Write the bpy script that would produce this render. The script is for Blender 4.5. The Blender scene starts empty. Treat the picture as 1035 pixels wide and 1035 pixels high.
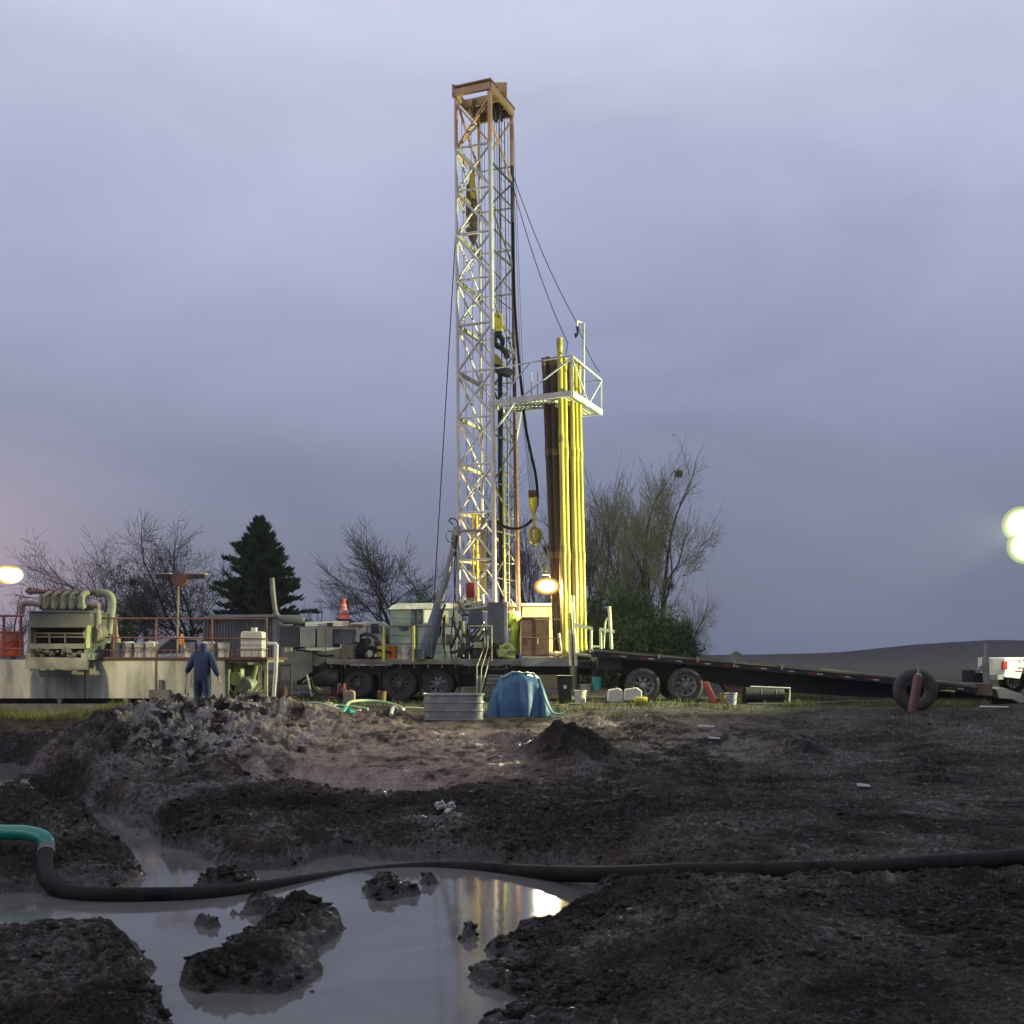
import bpy, math, random
import numpy as np
from mathutils import Vector, Matrix
random.seed(7)
S = bpy.context.scene
COL = S.collection
F = 1120.0; HOR = 664.0; EYE = 2.43; CX = 517.5

def P(px, py, D):
    return Vector(((px-CX)*D/F, D, EYE-(py-HOR)*D/F))

# ------------------------------------------------------------------ noise
def _h(ix, iy, s):
    h = (ix.astype(np.int64)*374761393 + iy.astype(np.int64)*668265263 + s*982451653) & 0xffffffff
    h = ((h ^ (h >> 13))*1274126177) & 0xffffffff
    return ((h ^ (h >> 16)) & 0xffffff)/float(0xffffff)
def vn(x, y, s=0):
    ix = np.floor(x); iy = np.floor(y); fx = x-ix; fy = y-iy
    fx = fx*fx*fx*(fx*(fx*6-15)+10); fy = fy*fy*fy*(fy*(fy*6-15)+10)
    a = _h(ix, iy, s); b = _h(ix+1, iy, s); c = _h(ix, iy+1, s); d = _h(ix+1, iy+1, s)
    return a+(b-a)*fx+(c-a)*fy+(a-b-c+d)*fx*fy
def fbm(x, y, o=4, s=0):
    r = 0; a = .5; t = 0
    for k in range(o):
        r = r+a*vn(x, y, s+k*17); t += a; a *= .5
        x, y = 1.6*x+1.2*y+3.1, -1.2*x+1.6*y+7.7
    return r/t
def cell(x, y, s=0):
    ix = np.floor(x); iy = np.floor(y); best = np.full(np.shape(x), 9.)
    for i in (-1, 0, 1):
        for j in (-1, 0, 1):
            cx = ix+i+_h(ix+i, iy+j, s); cy = iy+j+_h(ix+i, iy+j, s+5)
            best = np.minimum(best, (cx-x)**2+(cy-y)**2)
    return np.sqrt(best)
def sst(a, b, x):
    t = np.clip((x-a)/(b-a), 0, 1); return t*t*(3-2*t)

# ------------------------------------------------------------------ terrain
def to_ground(poly, z=0.0):
    out = []
    for px, py in poly:
        D = F*(EYE-z)/(py-HOR); out.append(((px-CX)*D/F, D))
    return np.array(out)
def sdf(poly, X, Y):
    d = np.full(X.shape, 1e9); inside = np.zeros(X.shape, bool); n = len(poly)
    for i in range(n):
        ax, ay = poly[i]; bx, by = poly[(i+1) % n]
        ex, ey = bx-ax, by-ay; wx, wy = X-ax, Y-ay
        t = np.clip((wx*ex+wy*ey)/(ex*ex+ey*ey+1e-12), 0, 1)
        d = np.minimum(d, (wx-ex*t)**2+(wy-ey*t)**2)
        c = ((ay <= Y) & (by > Y)) | ((by <= Y) & (ay > Y))
        with np.errstate(divide='ignore', invalid='ignore'):
            xi = ax+(Y-ay)/(by-ay)*ex if by != ay else np.full(X.shape, 1e9)
        inside ^= c & (X < xi)
    d = np.sqrt(d); return np.where(inside, -d, d)
POND = to_ground([(-160,806),(0,800),(40,806),(100,828),(140,842),(165,860),(200,872),(235,880),(300,880),(325,867),
    (350,864),(380,870),(450,870),(520,874),(590,882),(602,900),(590,916),(560,934),(522,944),(534,954),(492,960),(508,976),
    (472,988),(496,1004),(520,1014),(482,1040),(450,1120),(186,1120),(184,1050),(166,1014),(148,984),(142,962),(100,952),(60,958),
    (20,952),(-160,956),(-160,902),(0,904),(60,902),(100,911),(130,906),(125,898),(147,886),(140,875),(125,863),(118,850),(88,838),(50,817),(-160,811)])
ISL = [to_ground(p) for p in (
    [(176,996),(190,980),(212,976),(242,950),(258,942),(268,924),(300,916),(325,918),(347,930),(345,945),(322,958),(325,970),(302,992),(266,1006),(230,1005),(195,1002)],
    [(362,908),(366,896),(382,888),(406,890),(418,902),(400,912),(380,912)],
    [(466,946),(472,941),(482,944),(480,950),(470,951)],
    [(198,934),(212,931),(222,936),(210,940)],
    [(196,899),(205,893),(240,891),(262,890),(255,898),(222,902)],
    [(245,918),(262,914),(282,917),(270,924),(252,925)],
    [(425,892),(440,889),(446,893),(434,896)],
    [(268,1000),(292,990),(330,975),(326,986),(300,1000),(275,1006)])]
CLAY = to_ground([(255,794),(290,789),(350,792),(410,793),(452,794),(478,799),(440,807),(350,806),(285,804)], .28)
LEFT = to_ground([(-160,772),(15,770),(36,775),(16,781),(8,790),(14,797),(4,800),(-160,805)], .36)
BD = [0,12,15,18,22,26,30,33,60,120,700]; BZ = [0,0,.1,.27,.5,.86,1.08,1.12,1.15,1.15,.6]
# mounds: px, D, halfwidth m, halfdepth m, height m
MOUNDS = [(212,23.6,1.0,1.6,.27),(160,23.2,.8,1.5,.24),(262,23.6,.9,1.4,.18),(120,21.5,.9,1.2,.22),(310,24.5,1.1,1.0,.22),(70,21.5,.9,1.1,.28),
          (568,20.3,.62,.55,.46),(606,20.0,.5,.45,.16),(810,20.6,.5,.7,.28),(790,22,.8,.8,.14),(400,23.5,2.2,1.6,.16),(450,26.5,2.2,.8,.08),
          (345,16.6,1.2,.7,.13),(250,16.8,1.4,.8,.14),(470,16.8,1.0,.7,.10),(60,14.2,1.2,.9,.22),(110,13.2,.5,.7,.10),(385,11.1,.22,.2,.14),
          (60,8.6,1.0,.6,.14),(270,9.6,.42,.3,.06),(325,10.2,.3,.25,.05),(700,8.2,.7,.5,.12),(800,7.7,.5,.5,.08),(650,9.6,.6,.5,.08),(750,19.0,.9,.4,.1)]
MND = [((px-CX)*D/F, D, a, b, h) for px, D, a, b, h in MOUNDS]
def zones(X, Y):
    Yc = np.maximum(Y, 4.5); base = np.interp(Yc, BD, BZ)
    px = CX+X*F/Yc; py = HOR+F*(EYE-base)/Yc
    return Yc, base, px, py
def height(X, Y):
    X = np.asarray(X, float); Y = np.asarray(Y, float)
    Yc, base, px, py = zones(X, Y)
    near = 1-sst(26, 34, Yc)
    raise_ = .30*sst(575, 800, px)*(1-sst(13, 19, Yc))
    wob = fbm(X*.45+9, Y*.45, 3, 3)-.5
    rough = .5+.5*sst(.42, .62, fbm(X*.35+3, Y*.35+1, 3, 91))
    smoothR = sst(640, 800, px)*.55
    clay = np.exp(-(((px-400)/120)**4+((py-770)/30)**4))
    A = rough*(1-smoothR)*(1-.4*clay)
    A = A*(1+.9*np.exp(-(((px-210)/110)**4+((py-745)/45)**4)))
    A = A*(1+.5*np.exp(-(((px-720)/120)**4+((py-985)/60)**4)))
    w1 = fbm(X*3, Y*3, 2, 41)*.5; w2 = fbm(X*3+5, Y*3+9, 2, 43)*.5
    lump = lambda c, r: np.sqrt(np.clip(1-(c/r)**2, 0, 1))
    w3 = fbm(X*9+1, Y*9+2, 3, 45)-.5; w4 = fbm(X*9+6, Y*9+8, 3, 47)-.5
    c1 = lump(cell(X*2.3+w1*1.4+w3*.5, Y*2.3+w2*1.4+w4*.5, 11), .8)
    c2 = lump(cell(X*5.5+w2*2+w4*1.3, Y*5.5+w1*2+w3*1.3, 23), .8)
    c3 = lump(cell(X*13+w1*3+w3*2, Y*13+w4*2, 37), .75)
    c4 = lump(cell(X*27+w3*5, Y*27+w4*5, 39), .75)
    rid = 1-np.abs(fbm(X*1.7, Y*1.7, 4, 51)*2-1)*2.2
    fine = fbm(X*22, Y*22, 3, 61)-.5
    far_ = sst(12.5, 17, Yc)
    c0 = lump(cell(X*.95+w1*.7, Y*1.5+w2*.7, 9), .8); rid2 = 1-np.abs(fbm(X*.55+2, Y*1.9+5, 4, 57)*2-1)*2.4
    det = A*far_*(.13*c0+.10*rid2-.07)*(1-.4*clay)+A*(.085*c1+.060*c2+.034*c3+.016*c4+.05*rid-.07)+(.024+.05*A)*fine*(1-.5*clay)+.035*(fbm(X*5,Y*5,3,71)-.5)+.010*c4*c3*(1-clay)
    # long wheel ruts on the right-hand side
    rut = np.abs(fbm(X*.25, Y*1.1+X*.12, 3, 83)-.5)
    det = det-.10*(1-sst(0, .06, rut))*smoothR+.03*(fbm(X*1.1, Y*2.6, 4, 87)-.5)*smoothR*3
    for y0, sl, x0_ in ((16.6, .16, 1.2), (18.5, .16, 1.6), (22.0, .10, 2.5), (13.1, -.10, 3.4), (9.4, .12, 1.7)):
        u_ = (Yc-(y0+sl*X+.35*(fbm(X*.35, X*.1, 2, 17)-.5)))/.17
        det = det+(-.085*np.exp(-u_**2)+.045*np.exp(-(np.abs(u_)-1.9)**2*1.6)+.018*np.sin(X*21+2*u_)*np.exp(-u_**2))*sst(x0_, x0_+2., X)*(.35+.65*sst(.4, .6, fbm(X*.5, Yc*.5, 2, 19)))
    fade = .25+.75*near
    H = base+raise_+wob*.12*(.3+.7*near)+det*fade
    for mx, my, a, b, h in MND:
        r = ((X-mx)/a)**2+((Y-my)/b)**2
        H = H+h*np.exp(-r*.9)*(.78+.22*c1+.14*c2+.06*c3)
    H = np.where(Yc > 27, np.minimum(H, base+.10+.0*X), H)
    pad = sst(405, 425, px)*(1-sst(575, 600, px))*sst(23.2, 24.6, Yc); H = H*(1-pad)+(base-.02+.3*det)*pad
    # ponds
    m = (Y > 4) & (Y < 23)
    if np.any(m):
        x = X[m]; y = Y[m]; hh = H[m]
        nz = (fbm(x*2.2, y*2.2, 4, 101)-.5)*.42+(fbm(x*9, y*9, 3, 107)-.5)*.16
        d = sdf(POND, x, y)
        for I in ISL: d = np.maximum(d, -sdf(I, x, y)*1.0)
        d = d+nz*sst(0, .3, np.abs(d)+.12)-.16*sst(12.8, 14, y)*(x < -2.5)
        land = np.maximum(hh+.09, .045)
        k = sst(0, .38, d); dm = (det*fade)[m]
        inn = -.03-.12*sst(0, .5, -d)
        edge = .012+.03*c2[m]
        hh = np.where(d < 0, inn, edge*sst(0, .05, d)+(land-dm-edge)*k+dm*(.25+.75*k)*sst(0, .08, d)+.03*(c2[m]+.6*c3[m])*sst(0, .06, d)*(1-k))
        hh = np.where(d > 0, np.maximum(hh, .004+.02*sst(0, .1, d)), hh)
        hh = np.where((d < .0) & (d > -.06), np.minimum(hh, -.01+.0*d), hh)
        for poly, z in ((CLAY, .28), (LEFT, .36)):
            d2 = sdf(poly, x, y)+(fbm(x*2, y*2, 3, 131)-.5)*.5
            k2 = sst(0, .7, d2)
            hh = np.where(d2 < 0, z-.04, (hh-dm)*k2+(z+.01)*(1-k2)+np.maximum(dm*(.3+.7*k2)*sst(0, .2, d2), -.005-2*(k2-.0)))
        H = H.copy(); H[m] = hh
    # far country
    far = np.maximum(Y-150, 0)
    th = px
    prof = np.interp(th, [-2000,300,640,730,790,850,900,960,1000,1040,1150,1500,2500], [2.0,2.2,2.0,2.2,2.6,3.2,4.6,6.1,6.8,6.4,6.0,7.5,5])
    H = H+np.where(Y > 150, sst(150, 300, Y)*(prof*.92-1.15+EYE*0+1.0)+(fbm(X*.02, Y*.02, 4, 7)-.5)*1.5*sst(160, 320, Y), 0)
    H = H+2.3*np.exp(-(((X-(745-CX)*150/F)/1.6)**2+((Y-150)/2.5)**2))
    return H
def hz(x, y):
    return float(height(np.array([float(x)]), np.array([float(y)]))[0])
def on_ground(px, py, lift=0.0, lo=6.5, hi=60):
    D = np.concatenate([np.linspace(lo, 20, 1200), np.linspace(20, hi, 1200)])
    X = (px-CX)*D/F; h = height(X, D)+lift; ray = EYE-(py-HOR)*D/F
    i = int(np.argmax(ray <= h)) if np.any(ray <= h) else len(D)-1
    return Vector((X[i], D[i], h[i]))

# ------------------------------------------------------------------ materials
def srgb(r, g, b):
    f = lambda c: ((c/255+.055)/1.055)**2.4 if c > 10 else c/255/12.92
    return (f(r), f(g), f(b))
MATS = {}
def mat(name, col, rough=.6, metal=0., dirt=None, damt=.5, dscale=1.5, bump=.15, bscale=30., spec=.5, emit=None, estr=0., stretch=(1,1,1)):
    if name in MATS: return MATS[name]
    m = bpy.data.materials.new(name); m.use_nodes = True; nt = m.node_tree; N = nt.nodes; L = nt.links
    b = N['Principled BSDF']; b.inputs['Roughness'].default_value = rough; b.inputs['Metallic'].default_value = metal
    b.inputs['Specular IOR Level'].default_value = spec
    tc = N.new('ShaderNodeTexCoord'); mp = N.new('ShaderNodeMapping'); mp.inputs['Scale'].default_value = stretch
    L.new(tc.outputs['Object'], mp.inputs[0])
    n1 = N.new('ShaderNodeTexNoise'); n1.inputs['Scale'].default_value = dscale; n1.inputs['Detail'].default_value = 8; n1.inputs['Roughness'].default_value = .65
    L.new(mp.outputs[0], n1.inputs['Vector'])
    r = N.new('ShaderNodeValToRGB'); e0 = .42+(.5-damt)*.35
    r.color_ramp.elements[0].position = max(0, e0); r.color_ramp.elements[1].position = min(1, e0+.22)
    L.new(n1.outputs[0], r.inputs[0])
    mx = N.new('ShaderNodeMix'); mx.data_type = 'RGBA'
    d = dirt or tuple(c*.62 for c in col)
    mx.inputs['A'].default_value = (*d, 1); mx.inputs['B'].default_value = (*col, 1)
    L.new(r.outputs[0], mx.inputs['Factor'])
    n2 = N.new('ShaderNodeTexNoise'); n2.inputs['Scale'].default_value = bscale; n2.inputs['Detail'].default_value = 5
    L.new(tc.outputs['Object'], n2.inputs['Vector'])
    hs = N.new('ShaderNodeMix'); hs.data_type = 'RGBA'; hs.blend_type = 'MULTIPLY'; hs.inputs['Factor'].default_value = .55
    L.new(mx.outputs['Result'], hs.inputs['A'])
    r2 = N.new('ShaderNodeMapRange'); r2.inputs['From Min'].default_value = .3; r2.inputs['From Max'].default_value = .7; r2.inputs['To Min'].default_value = .55; r2.inputs['To Max'].default_value = 1.15
    L.new(n2.outputs[0], r2.inputs['Value']); L.new(r2.outputs[0], hs.inputs['B'])
    L.new(hs.outputs['Result'], b.inputs['Base Color'])
    bp = N.new('ShaderNodeBump'); bp.inputs['Strength'].default_value = bump; bp.inputs['Distance'].default_value = .02
    L.new(n2.outputs[0], bp.inputs['Height']); L.new(bp.outputs[0], b.inputs['Normal'])
    if emit:
        b.inputs['Emission Color'].default_value = (*emit, 1); b.inputs['Emission Strength'].default_value = estr
    MATS[name] = m; return m
MUD = (.05,.042,.036)
white = mat('white_paint', (.76,.77,.72), .45, dirt=(.42,.40,.35), damt=.35)
tanp = mat('tan_paint', (.74,.50,.25), .6, dirt=(.52,.33,.15), damt=.4)
greyp = mat('grey_paint', (.20,.215,.215), .5, dirt=(.12,.12,.11))
lgrey = mat('light_grey_paint', (.33,.35,.34), .5, dirt=(.2,.2,.18))
bluegrey = mat('blue_grey_paint', (.10,.125,.16), .45, dirt=(.06,.07,.08))
dark = mat('dark_steel', (.035,.035,.037), .5, dirt=(.05,.04,.032))
black = mat('black_steel', (.012,.012,.013), .55)
rust = mat('rusty_steel', (.12,.05,.03), .8, dirt=(.06,.035,.025))
brown = mat('brown_steel', (.19,.105,.065), .75, dirt=(.10,.055,.035), stretch=(1,1,4))
yellow = mat('yellow_paint', (.62,.56,.03), .45, dirt=(.35,.28,.03), damt=.4)
lit_pipe = mat('lit_ochre_pipe', (.62,.62,.06), .5, dirt=(.42,.35,.06), damt=.4, stretch=(3,3,.35))  # yellow lamplight on the pipes is put into this base colour
shade_pipe = mat('shaded_brown_pipe', (.10,.055,.03), .6, dirt=(.05,.032,.02), stretch=(6,6,.5))  # pipes standing in shadow: their shade is put into the brown
tankw = mat('stained_tank_paint', (.58,.58,.47), .6, dirt=(.22,.23,.17), damt=.55, dscale=1.1, stretch=(1.6,1,.3), bump=.25)
greenp = mat('muddy_green_paint', (.15,.19,.14), .6, dirt=(.09,.10,.08))
pgreen = mat('pale_green_pipe', (.36,.40,.22), .5, dirt=(.25,.22,.13))
redp = mat('red_paint', (.30,.02,.02), .5)
orange = mat('orange_plastic', (.75,.14,.03), .5)
cream = mat('cream_panel', (.62,.52,.30), .6)
rubber = mat('tyre_rubber', (.018,.018,.019), .75, dirt=(.05,.043,.036), damt=.4, dscale=4)
rimm = mat('wheel_rim', (.36,.37,.38), .4, metal=.3, dirt=(.2,.18,.16))
rimd = mat('muddy_rim', (.13,.12,.105), .6, dirt=(.07,.06,.05))
plastic = mat('white_plastic', (.72,.73,.70), .4, dirt=(.5,.49,.42), damt=.3)
galv = mat('galvanised_steel', (.33,.34,.35), .45, metal=.35, dirt=(.2,.2,.2))
teal = mat('teal_hose', (.01,.30,.22), .3, bump=.05)
hoseb = mat('black_hose', (.0045,.0045,.0055), .62, dirt=(.016,.014,.012), damt=.3, dscale=3, spec=.08)
tarp = mat('blue_tarp', (.025,.12,.24), .5, dirt=(.02,.09,.18), bump=.5, bscale=9)
glass = mat('dark_glass', (.02,.045,.055), .08)
wirem = mat('steel_wire', (.03,.03,.035), .5, metal=.4)
hivis = mat('lime_rain_cloth', (.55,.72,.06), .6)
navy = mat('navy_cloth', (.005,.024,.085), .8, dirt=(.004,.018,.06), bump=.5, bscale=14)
skin = mat('skin', (.40,.24,.17), .5)
barkm = mat('bark', (.06,.052,.045), .9)
barkl = mat('lichen_bark', (.105,.10,.06), .9)
soilclod = None

# ------------------------------------------------------------------ mesh builder
class MB:
    def __init__(s): s.v = []; s.f = []; s.sm = []
    def add(s, vs, fs, smooth=False):
        o = len(s.v); s.v += [tuple(v) for v in vs]; s.f += [tuple(i+o for i in f) for f in fs]; s.sm += [smooth]*len(fs); return s
    def hexa(s, p):   # p: 4 front (ccw from camera), 4 back
        return s.add(p, [(0,1,2,3),(7,6,5,4),(0,4,5,1),(1,5,6,2),(2,6,7,3),(3,7,4,0)])
    def box(s, x0, y0, z0, x1, y1, z1):
        return s.hexa([(x0,y0,z0),(x1,y0,z0),(x1,y0,z1),(x0,y0,z1),(x0,y1,z0),(x1,y1,z0),(x1,y1,z1),(x0,y1,z1)])
    def prism(s, pts, off):
        n = len(pts); a = [Vector(p) for p in pts]; b = [p+Vector(off) for p in a]
        return s.add(a+b, [tuple(range(n)), tuple(range(2*n-1, n-1, -1))]+[(i, i+n, (i+1) % n+n, (i+1) % n) for i in range(n)])
    def pbox(s, x0, y0, x1, y1, D, depth):   # front face spans a rectangle seen at distance D, runs straight back
        a = P(x0, y1, D); b = P(x1, y0, D); return s.box(a.x, D, a.z, b.x, D+depth, b.z)
    def pprism(s, pts, D, depth):
        return s.prism([P(x, y, D) for x, y in pts], (0, depth, 0))
    def tube(s, pts, r, n=8, caps=True):
        pts = [Vector(p) for p in pts]; m = len(pts)
        rs = r if isinstance(r, (list, tuple)) else [r]*m
        up = None; rings = []
        for i in range(m):
            t = (pts[min(i+1, m-1)]-pts[max(i-1, 0)])
            if t.length < 1e-9: t = Vector((0,0,1))
            t.normalize()
            if up is None:
                up = t.orthogonal().normalized()
            else:
                up = (up-t*up.dot(t))
                up = up.normalized() if up.length > 1e-6 else t.orthogonal().normalized()
            w = t.cross(up)
            rings.append([pts[i]+(up*math.cos(a)+w*math.sin(a))*rs[i] for a in [2*math.pi*k/n for k in range(n)]])
        vs = [v for g in rings for v in g]
        fs = [(i*n+k, i*n+(k+1) % n, (i+1)*n+(k+1) % n, (i+1)*n+k) for i in range(m-1) for k in range(n)]
        s.add(vs, fs, n > 4)
        if caps and n > 2:
            o = len(s.v)-len(vs)
            s.f += [tuple(o+k for k in range(n-1, -1, -1)), tuple(o+(m-1)*n+k for k in range(n))]; s.sm += [False]*2
        return s
    def bar(s, a, b, w, h=None):             # square bar
        a = Vector(a); b = Vector(b); t = (b-a).normalized(); h = h or w
        side = t.cross(Vector((0,0,1)))
        side = Vector((1,0,0)) if side.length < 1e-3 else side.normalized()
        u = side.cross(t).normalized(); side = side*w/2; u = u*h/2
        return s.add([a-side-u, a+side-u, a+side+u, a-side+u, b-side-u, b+side-u, b+side+u, b-side+u],
                     [(0,1,2,3),(7,6,5,4),(0,4,5,1),(1,5,6,2),(2,6,7,3),(3,7,4,0)])
    def lathe(s, prof, c=(0,0,0), axis='Z', n=24, smooth=True):
        c = Vector(c); vs = []
        for r, h in prof:
            for k in range(n):
                a = 2*math.pi*k/n; x, y = r*math.cos(a), r*math.sin(a)
                vs.append(c+(Vector((x, y, h)) if axis == 'Z' else Vector((x, h, -y)) if axis == 'Y' else Vector((h, x, y))))
        m = len(prof)
        fs = [(i*n+k, i*n+(k+1) % n, (i+1)*n+(k+1) % n, (i+1)*n+k) for i in range(m-1) for k in range(n)]
        return s.add(vs, fs, smooth)
    def build(s, name, m, parent=None, origin=None, bevel=0.0):
        me = bpy.data.meshes.new(name); o = bpy.data.objects.new(name, me)
        org = Vector((0,0,0))
        if parent is not None:
            q = parent
            while q is not None: org = org+q.location; q = q.parent
        if origin is not None and parent is None: org = Vector(origin); o.location = org
        me.from_pydata([tuple(Vector(v)-org) for v in s.v], [], s.f)
        me.polygons.foreach_set('use_smooth', s.sm)
        me.materials.append(m); me.update()
        if any(s.sm): me.set_sharp_from_angle(angle=math.radians(42))
        if parent is not None: o.parent = parent
        if bevel:
            b = o.modifiers.new('bevel', 'BEVEL'); b.width = bevel; b.segments = 2; b.limit_method = 'ANGLE'
        COL.objects.link(o); return o
def tag(o, label, cat, group=None, kind=None):
    if label: o['label'] = label
    if cat: o['category'] = cat
    if group: o['group'] = group
    if kind: o['kind'] = kind
    return o
def thing(name, label, cat, loc=(0,0,0), group=None):
    o = bpy.data.objects.new(name, None); o.location = loc; o.empty_display_size = .2; COL.objects.link(o)
    return tag(o, label, cat, group)
def single(mb, name, m, label, cat, origin, group=None, bevel=0.):
    return tag(mb.build(name, m, None, origin, bevel), label, cat, group)
def copy_tree(o, parent=None):
    c = o.copy(); COL.objects.link(c); c.parent = parent
    for ch in list(o.children): copy_tree(ch, c)
    return c
def smooth_path(pts, k=6):
    pts = [Vector(p) for p in pts]; q = [pts[0]]+pts+[pts[-1]]; out = []
    for i in range(1, len(q)-2):
        for j in range(k):
            t = j/k; a, b, c, d = q[i-1:i+3]
            out.append(.5*((2*b)+(c-a)*t+(2*a-5*b+4*c-d)*t*t+(3*b-a-3*c+d)*t*t*t))
    out.append(q[-2]); return out

# ------------------------------------------------------------------ ground mesh
def mesh_grid(name, V, nr, nc, m, colors=None):
    me = bpy.data.meshes.new(name)
    me.vertices.add(nr*nc); me.vertices.foreach_set('co', V.astype(np.float32).ravel())
    i = np.arange(nr-1)[:, None]*nc+np.arange(nc-1)[None, :]
    q = np.stack([i, i+1, i+nc+1, i+nc], -1).reshape(-1, 4).astype(np.int32); n = len(q)
    me.loops.add(n*4); me.loops.foreach_set('vertex_index', q.ravel())
    me.polygons.add(n); me.polygons.foreach_set('loop_start', np.arange(0, n*4, 4, dtype=np.int32))
    me.polygons.foreach_set('use_smooth', np.ones(n, bool))
    if colors is not None:
        a = me.color_attributes.new('soil', 'FLOAT_COLOR', 'POINT'); a.data.foreach_set('color', colors.astype(np.float32).ravel())
    me.materials.append(m); me.update(calc_edges=True)
    o = bpy.data.objects.new(name, me); COL.objects.link(o); return o
def soil_colour(X, Y, H):
    Yc, base, px, py = zones(X, Y)
    c = np.zeros(X.shape+(4,))
    dk = np.array([.0165,.0140,.0128]); md = np.array([.034,.0275,.0245]); br = np.array([.040,.0345,.0315])
    red = np.array([.165,.122,.106]); gr = np.array([.19,.175,.168]); ol = np.array([.05,.052,.030]); pale = np.array([.125,.115,.098])
    n1 = fbm(X*.9, Y*.9, 5, 201); n2 = fbm(X*5, Y*5, 4, 211); n3 = fbm(X*25, Y*25, 3, 221)
    def mix(a, b, t): return a*(1-t[..., None])+b*t[..., None]
    col = mix(np.broadcast_to(dk, X.shape+(3,)), md, sst(.35, .65, n1))
    right = sst(560, 700, px)
    col = mix(col, br, right*sst(.3, .6, n1)*.9)
    z = np.exp(-(((px-400)/145)**4+((py-768)/38)**4))
    col = mix(col, red, z*sst(.28, .50, n2*.6+n1*.4))
    z = np.exp(-(((px-215)/100)**4+((py-745)/45)**4))
    ck = cell(X*6, Y*6, 23)
    col = mix(col, gr, z*sst(.46, .58, n2)*.9)
    z = np.exp(-(((px-690)/110)**2+((py-760)/26)**2))
    col = mix(col, pale, z*sst(.40, .58, n2*.5+n1*.5)*.9)
    z = sst(26.5, 29.5, Yc)
    col = mix(col, ol, z*sst(.40, .6, n2)*.8)
    z = sst(560, 700, px)*np.exp(-((py-950)/40)**2)
    col = mix(col, pale, z*sst(.55, .68, n2*.5+n1*.5)*.55)
    z = sst(45, 70, Yc); col = mix(col, np.array([.06,.058,.035]), z)
    z = sst(130, 260, Yc); col = mix(col, np.array([.019,.015,.017]), z)
    for (mx, my, a, b, h) in (MND[6], MND[7], MND[8]):
        r = ((X-mx)/a)**2+((Y-my)/b)**2
        col = mix(col, dk*.8, np.exp(-r*.8)*.95)
    # smooth silt left where water has been
    low = (1-sst(.0, .07, H))*(Yc < 17)
    col = mix(col, np.array([.075,.068,.063]), low*.7)
    low2 = np.exp(-((H-.28)/.02)**2)*np.exp(-(((px-370)/130)**4+((py-798)/12)**4))
    col = mix(col, np.array([.20,.155,.135]), low2)
    col = col*(.10+.95*n3+.87*n2)[..., None]*np.array([1.04, 1.02, .97])
    c[..., :3] = col
    wet = np.clip((1-sst(.02, .22, H))*(Yc < 18)+low2+sst(.55, .7, n1)*.5*(1-right*.6), 0, 1)
    c[..., 3] = wet
    return c
def soil_material():
    m = bpy.data.materials.new('wet_mud'); m.use_nodes = True; N = m.node_tree.nodes; L = m.node_tree.links
    b = N['Principled BSDF']
    at = N.new('ShaderNodeAttribute'); at.attribute_name = 'soil'
    tc = N.new('ShaderNodeTexCoord')
    n = N.new('ShaderNodeTexNoise'); n.inputs['Scale'].default_value = 38; n.inputs['Detail'].default_value = 9; n.inputs['Roughness'].default_value = .7
    L.new(tc.outputs['Object'], n.inputs['Vector'])
    mr = N.new('ShaderNodeMapRange'); mr.inputs['From Min'].default_value = .32; mr.inputs['From Max'].default_value = .68; mr.inputs['To Min'].default_value = .2; mr.inputs['To Max'].default_value = 2.0
    L.new(n.outputs[0], mr.inputs['Value'])
    mx = N.new('ShaderNodeMix'); mx.data_type = 'RGBA'; mx.blend_type = 'MULTIPLY'; mx.inputs['Factor'].default_value = 1
    L.new(at.outputs['Color'], mx.inputs['A']); L.new(mr.outputs[0], mx.inputs['B']); L.new(mx.outputs['Result'], b.inputs['Base Color'])
    n4 = N.new('ShaderNodeTexNoise'); n4.inputs['Scale'].default_value = 14; n4.inputs['Detail'].default_value = 8; n4.inputs['Roughness'].default_value = .7; L.new(tc.outputs['Object'], n4.inputs['Vector'])
    ga = N.new('ShaderNodeMath'); ga.operation = 'MULTIPLY_ADD'; L.new(at.outputs['Alpha'], ga.inputs[0]); ga.inputs[1].default_value = .22; L.new(n4.outputs[0], ga.inputs[2])
    gl = N.new('ShaderNodeMapRange'); gl.interpolation_type = 'SMOOTHSTEP'; gl.inputs['From Min'].default_value = .54; gl.inputs['From Max'].default_value = .66; L.new(ga.outputs[0], gl.inputs['Value'])
    rr = N.new('ShaderNodeMapRange'); rr.inputs['To Min'].default_value = .85; rr.inputs['To Max'].default_value = .24
    L.new(gl.outputs[0], rr.inputs['Value']); L.new(rr.outputs[0], b.inputs['Roughness'])
    sr = N.new('ShaderNodeMapRange'); sr.inputs['To Min'].default_value = .08; sr.inputs['To Max'].default_value = .42; L.new(gl.outputs[0], sr.inputs['Value']); L.new(sr.outputs[0], b.inputs['Specular IOR Level'])
    bp = N.new('ShaderNodeBump'); bp.inputs['Strength'].default_value = .9; bp.inputs['Distance'].default_value = .035
    L.new(n.outputs[0], bp.inputs['Height']); L.new(bp.outputs[0], b.inputs['Normal'])
    return m
SOIL = soil_material()
rows_px = np.concatenate([np.linspace(1110, 690, 900), ])
Yn = F*(EYE-.35)/(rows_px-HOR)                       # a smooth spacing that follows distance
Yn = Yn/Yn[0]*6.0
Ys = np.concatenate([np.linspace(-45, 4.5, 30), np.linspace(5.0, 5.95, 20), Yn])
Ys = np.concatenate([Ys, np.geomspace(Ys[-1]*1.02, 700, 90)])
NC = 1080
W = np.where(Ys < 5, 7+np.maximum(5-Ys, 0)*.9, 3+.78*np.maximum(Ys, 5))
sx = np.linspace(-1, 1, NC)
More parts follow.
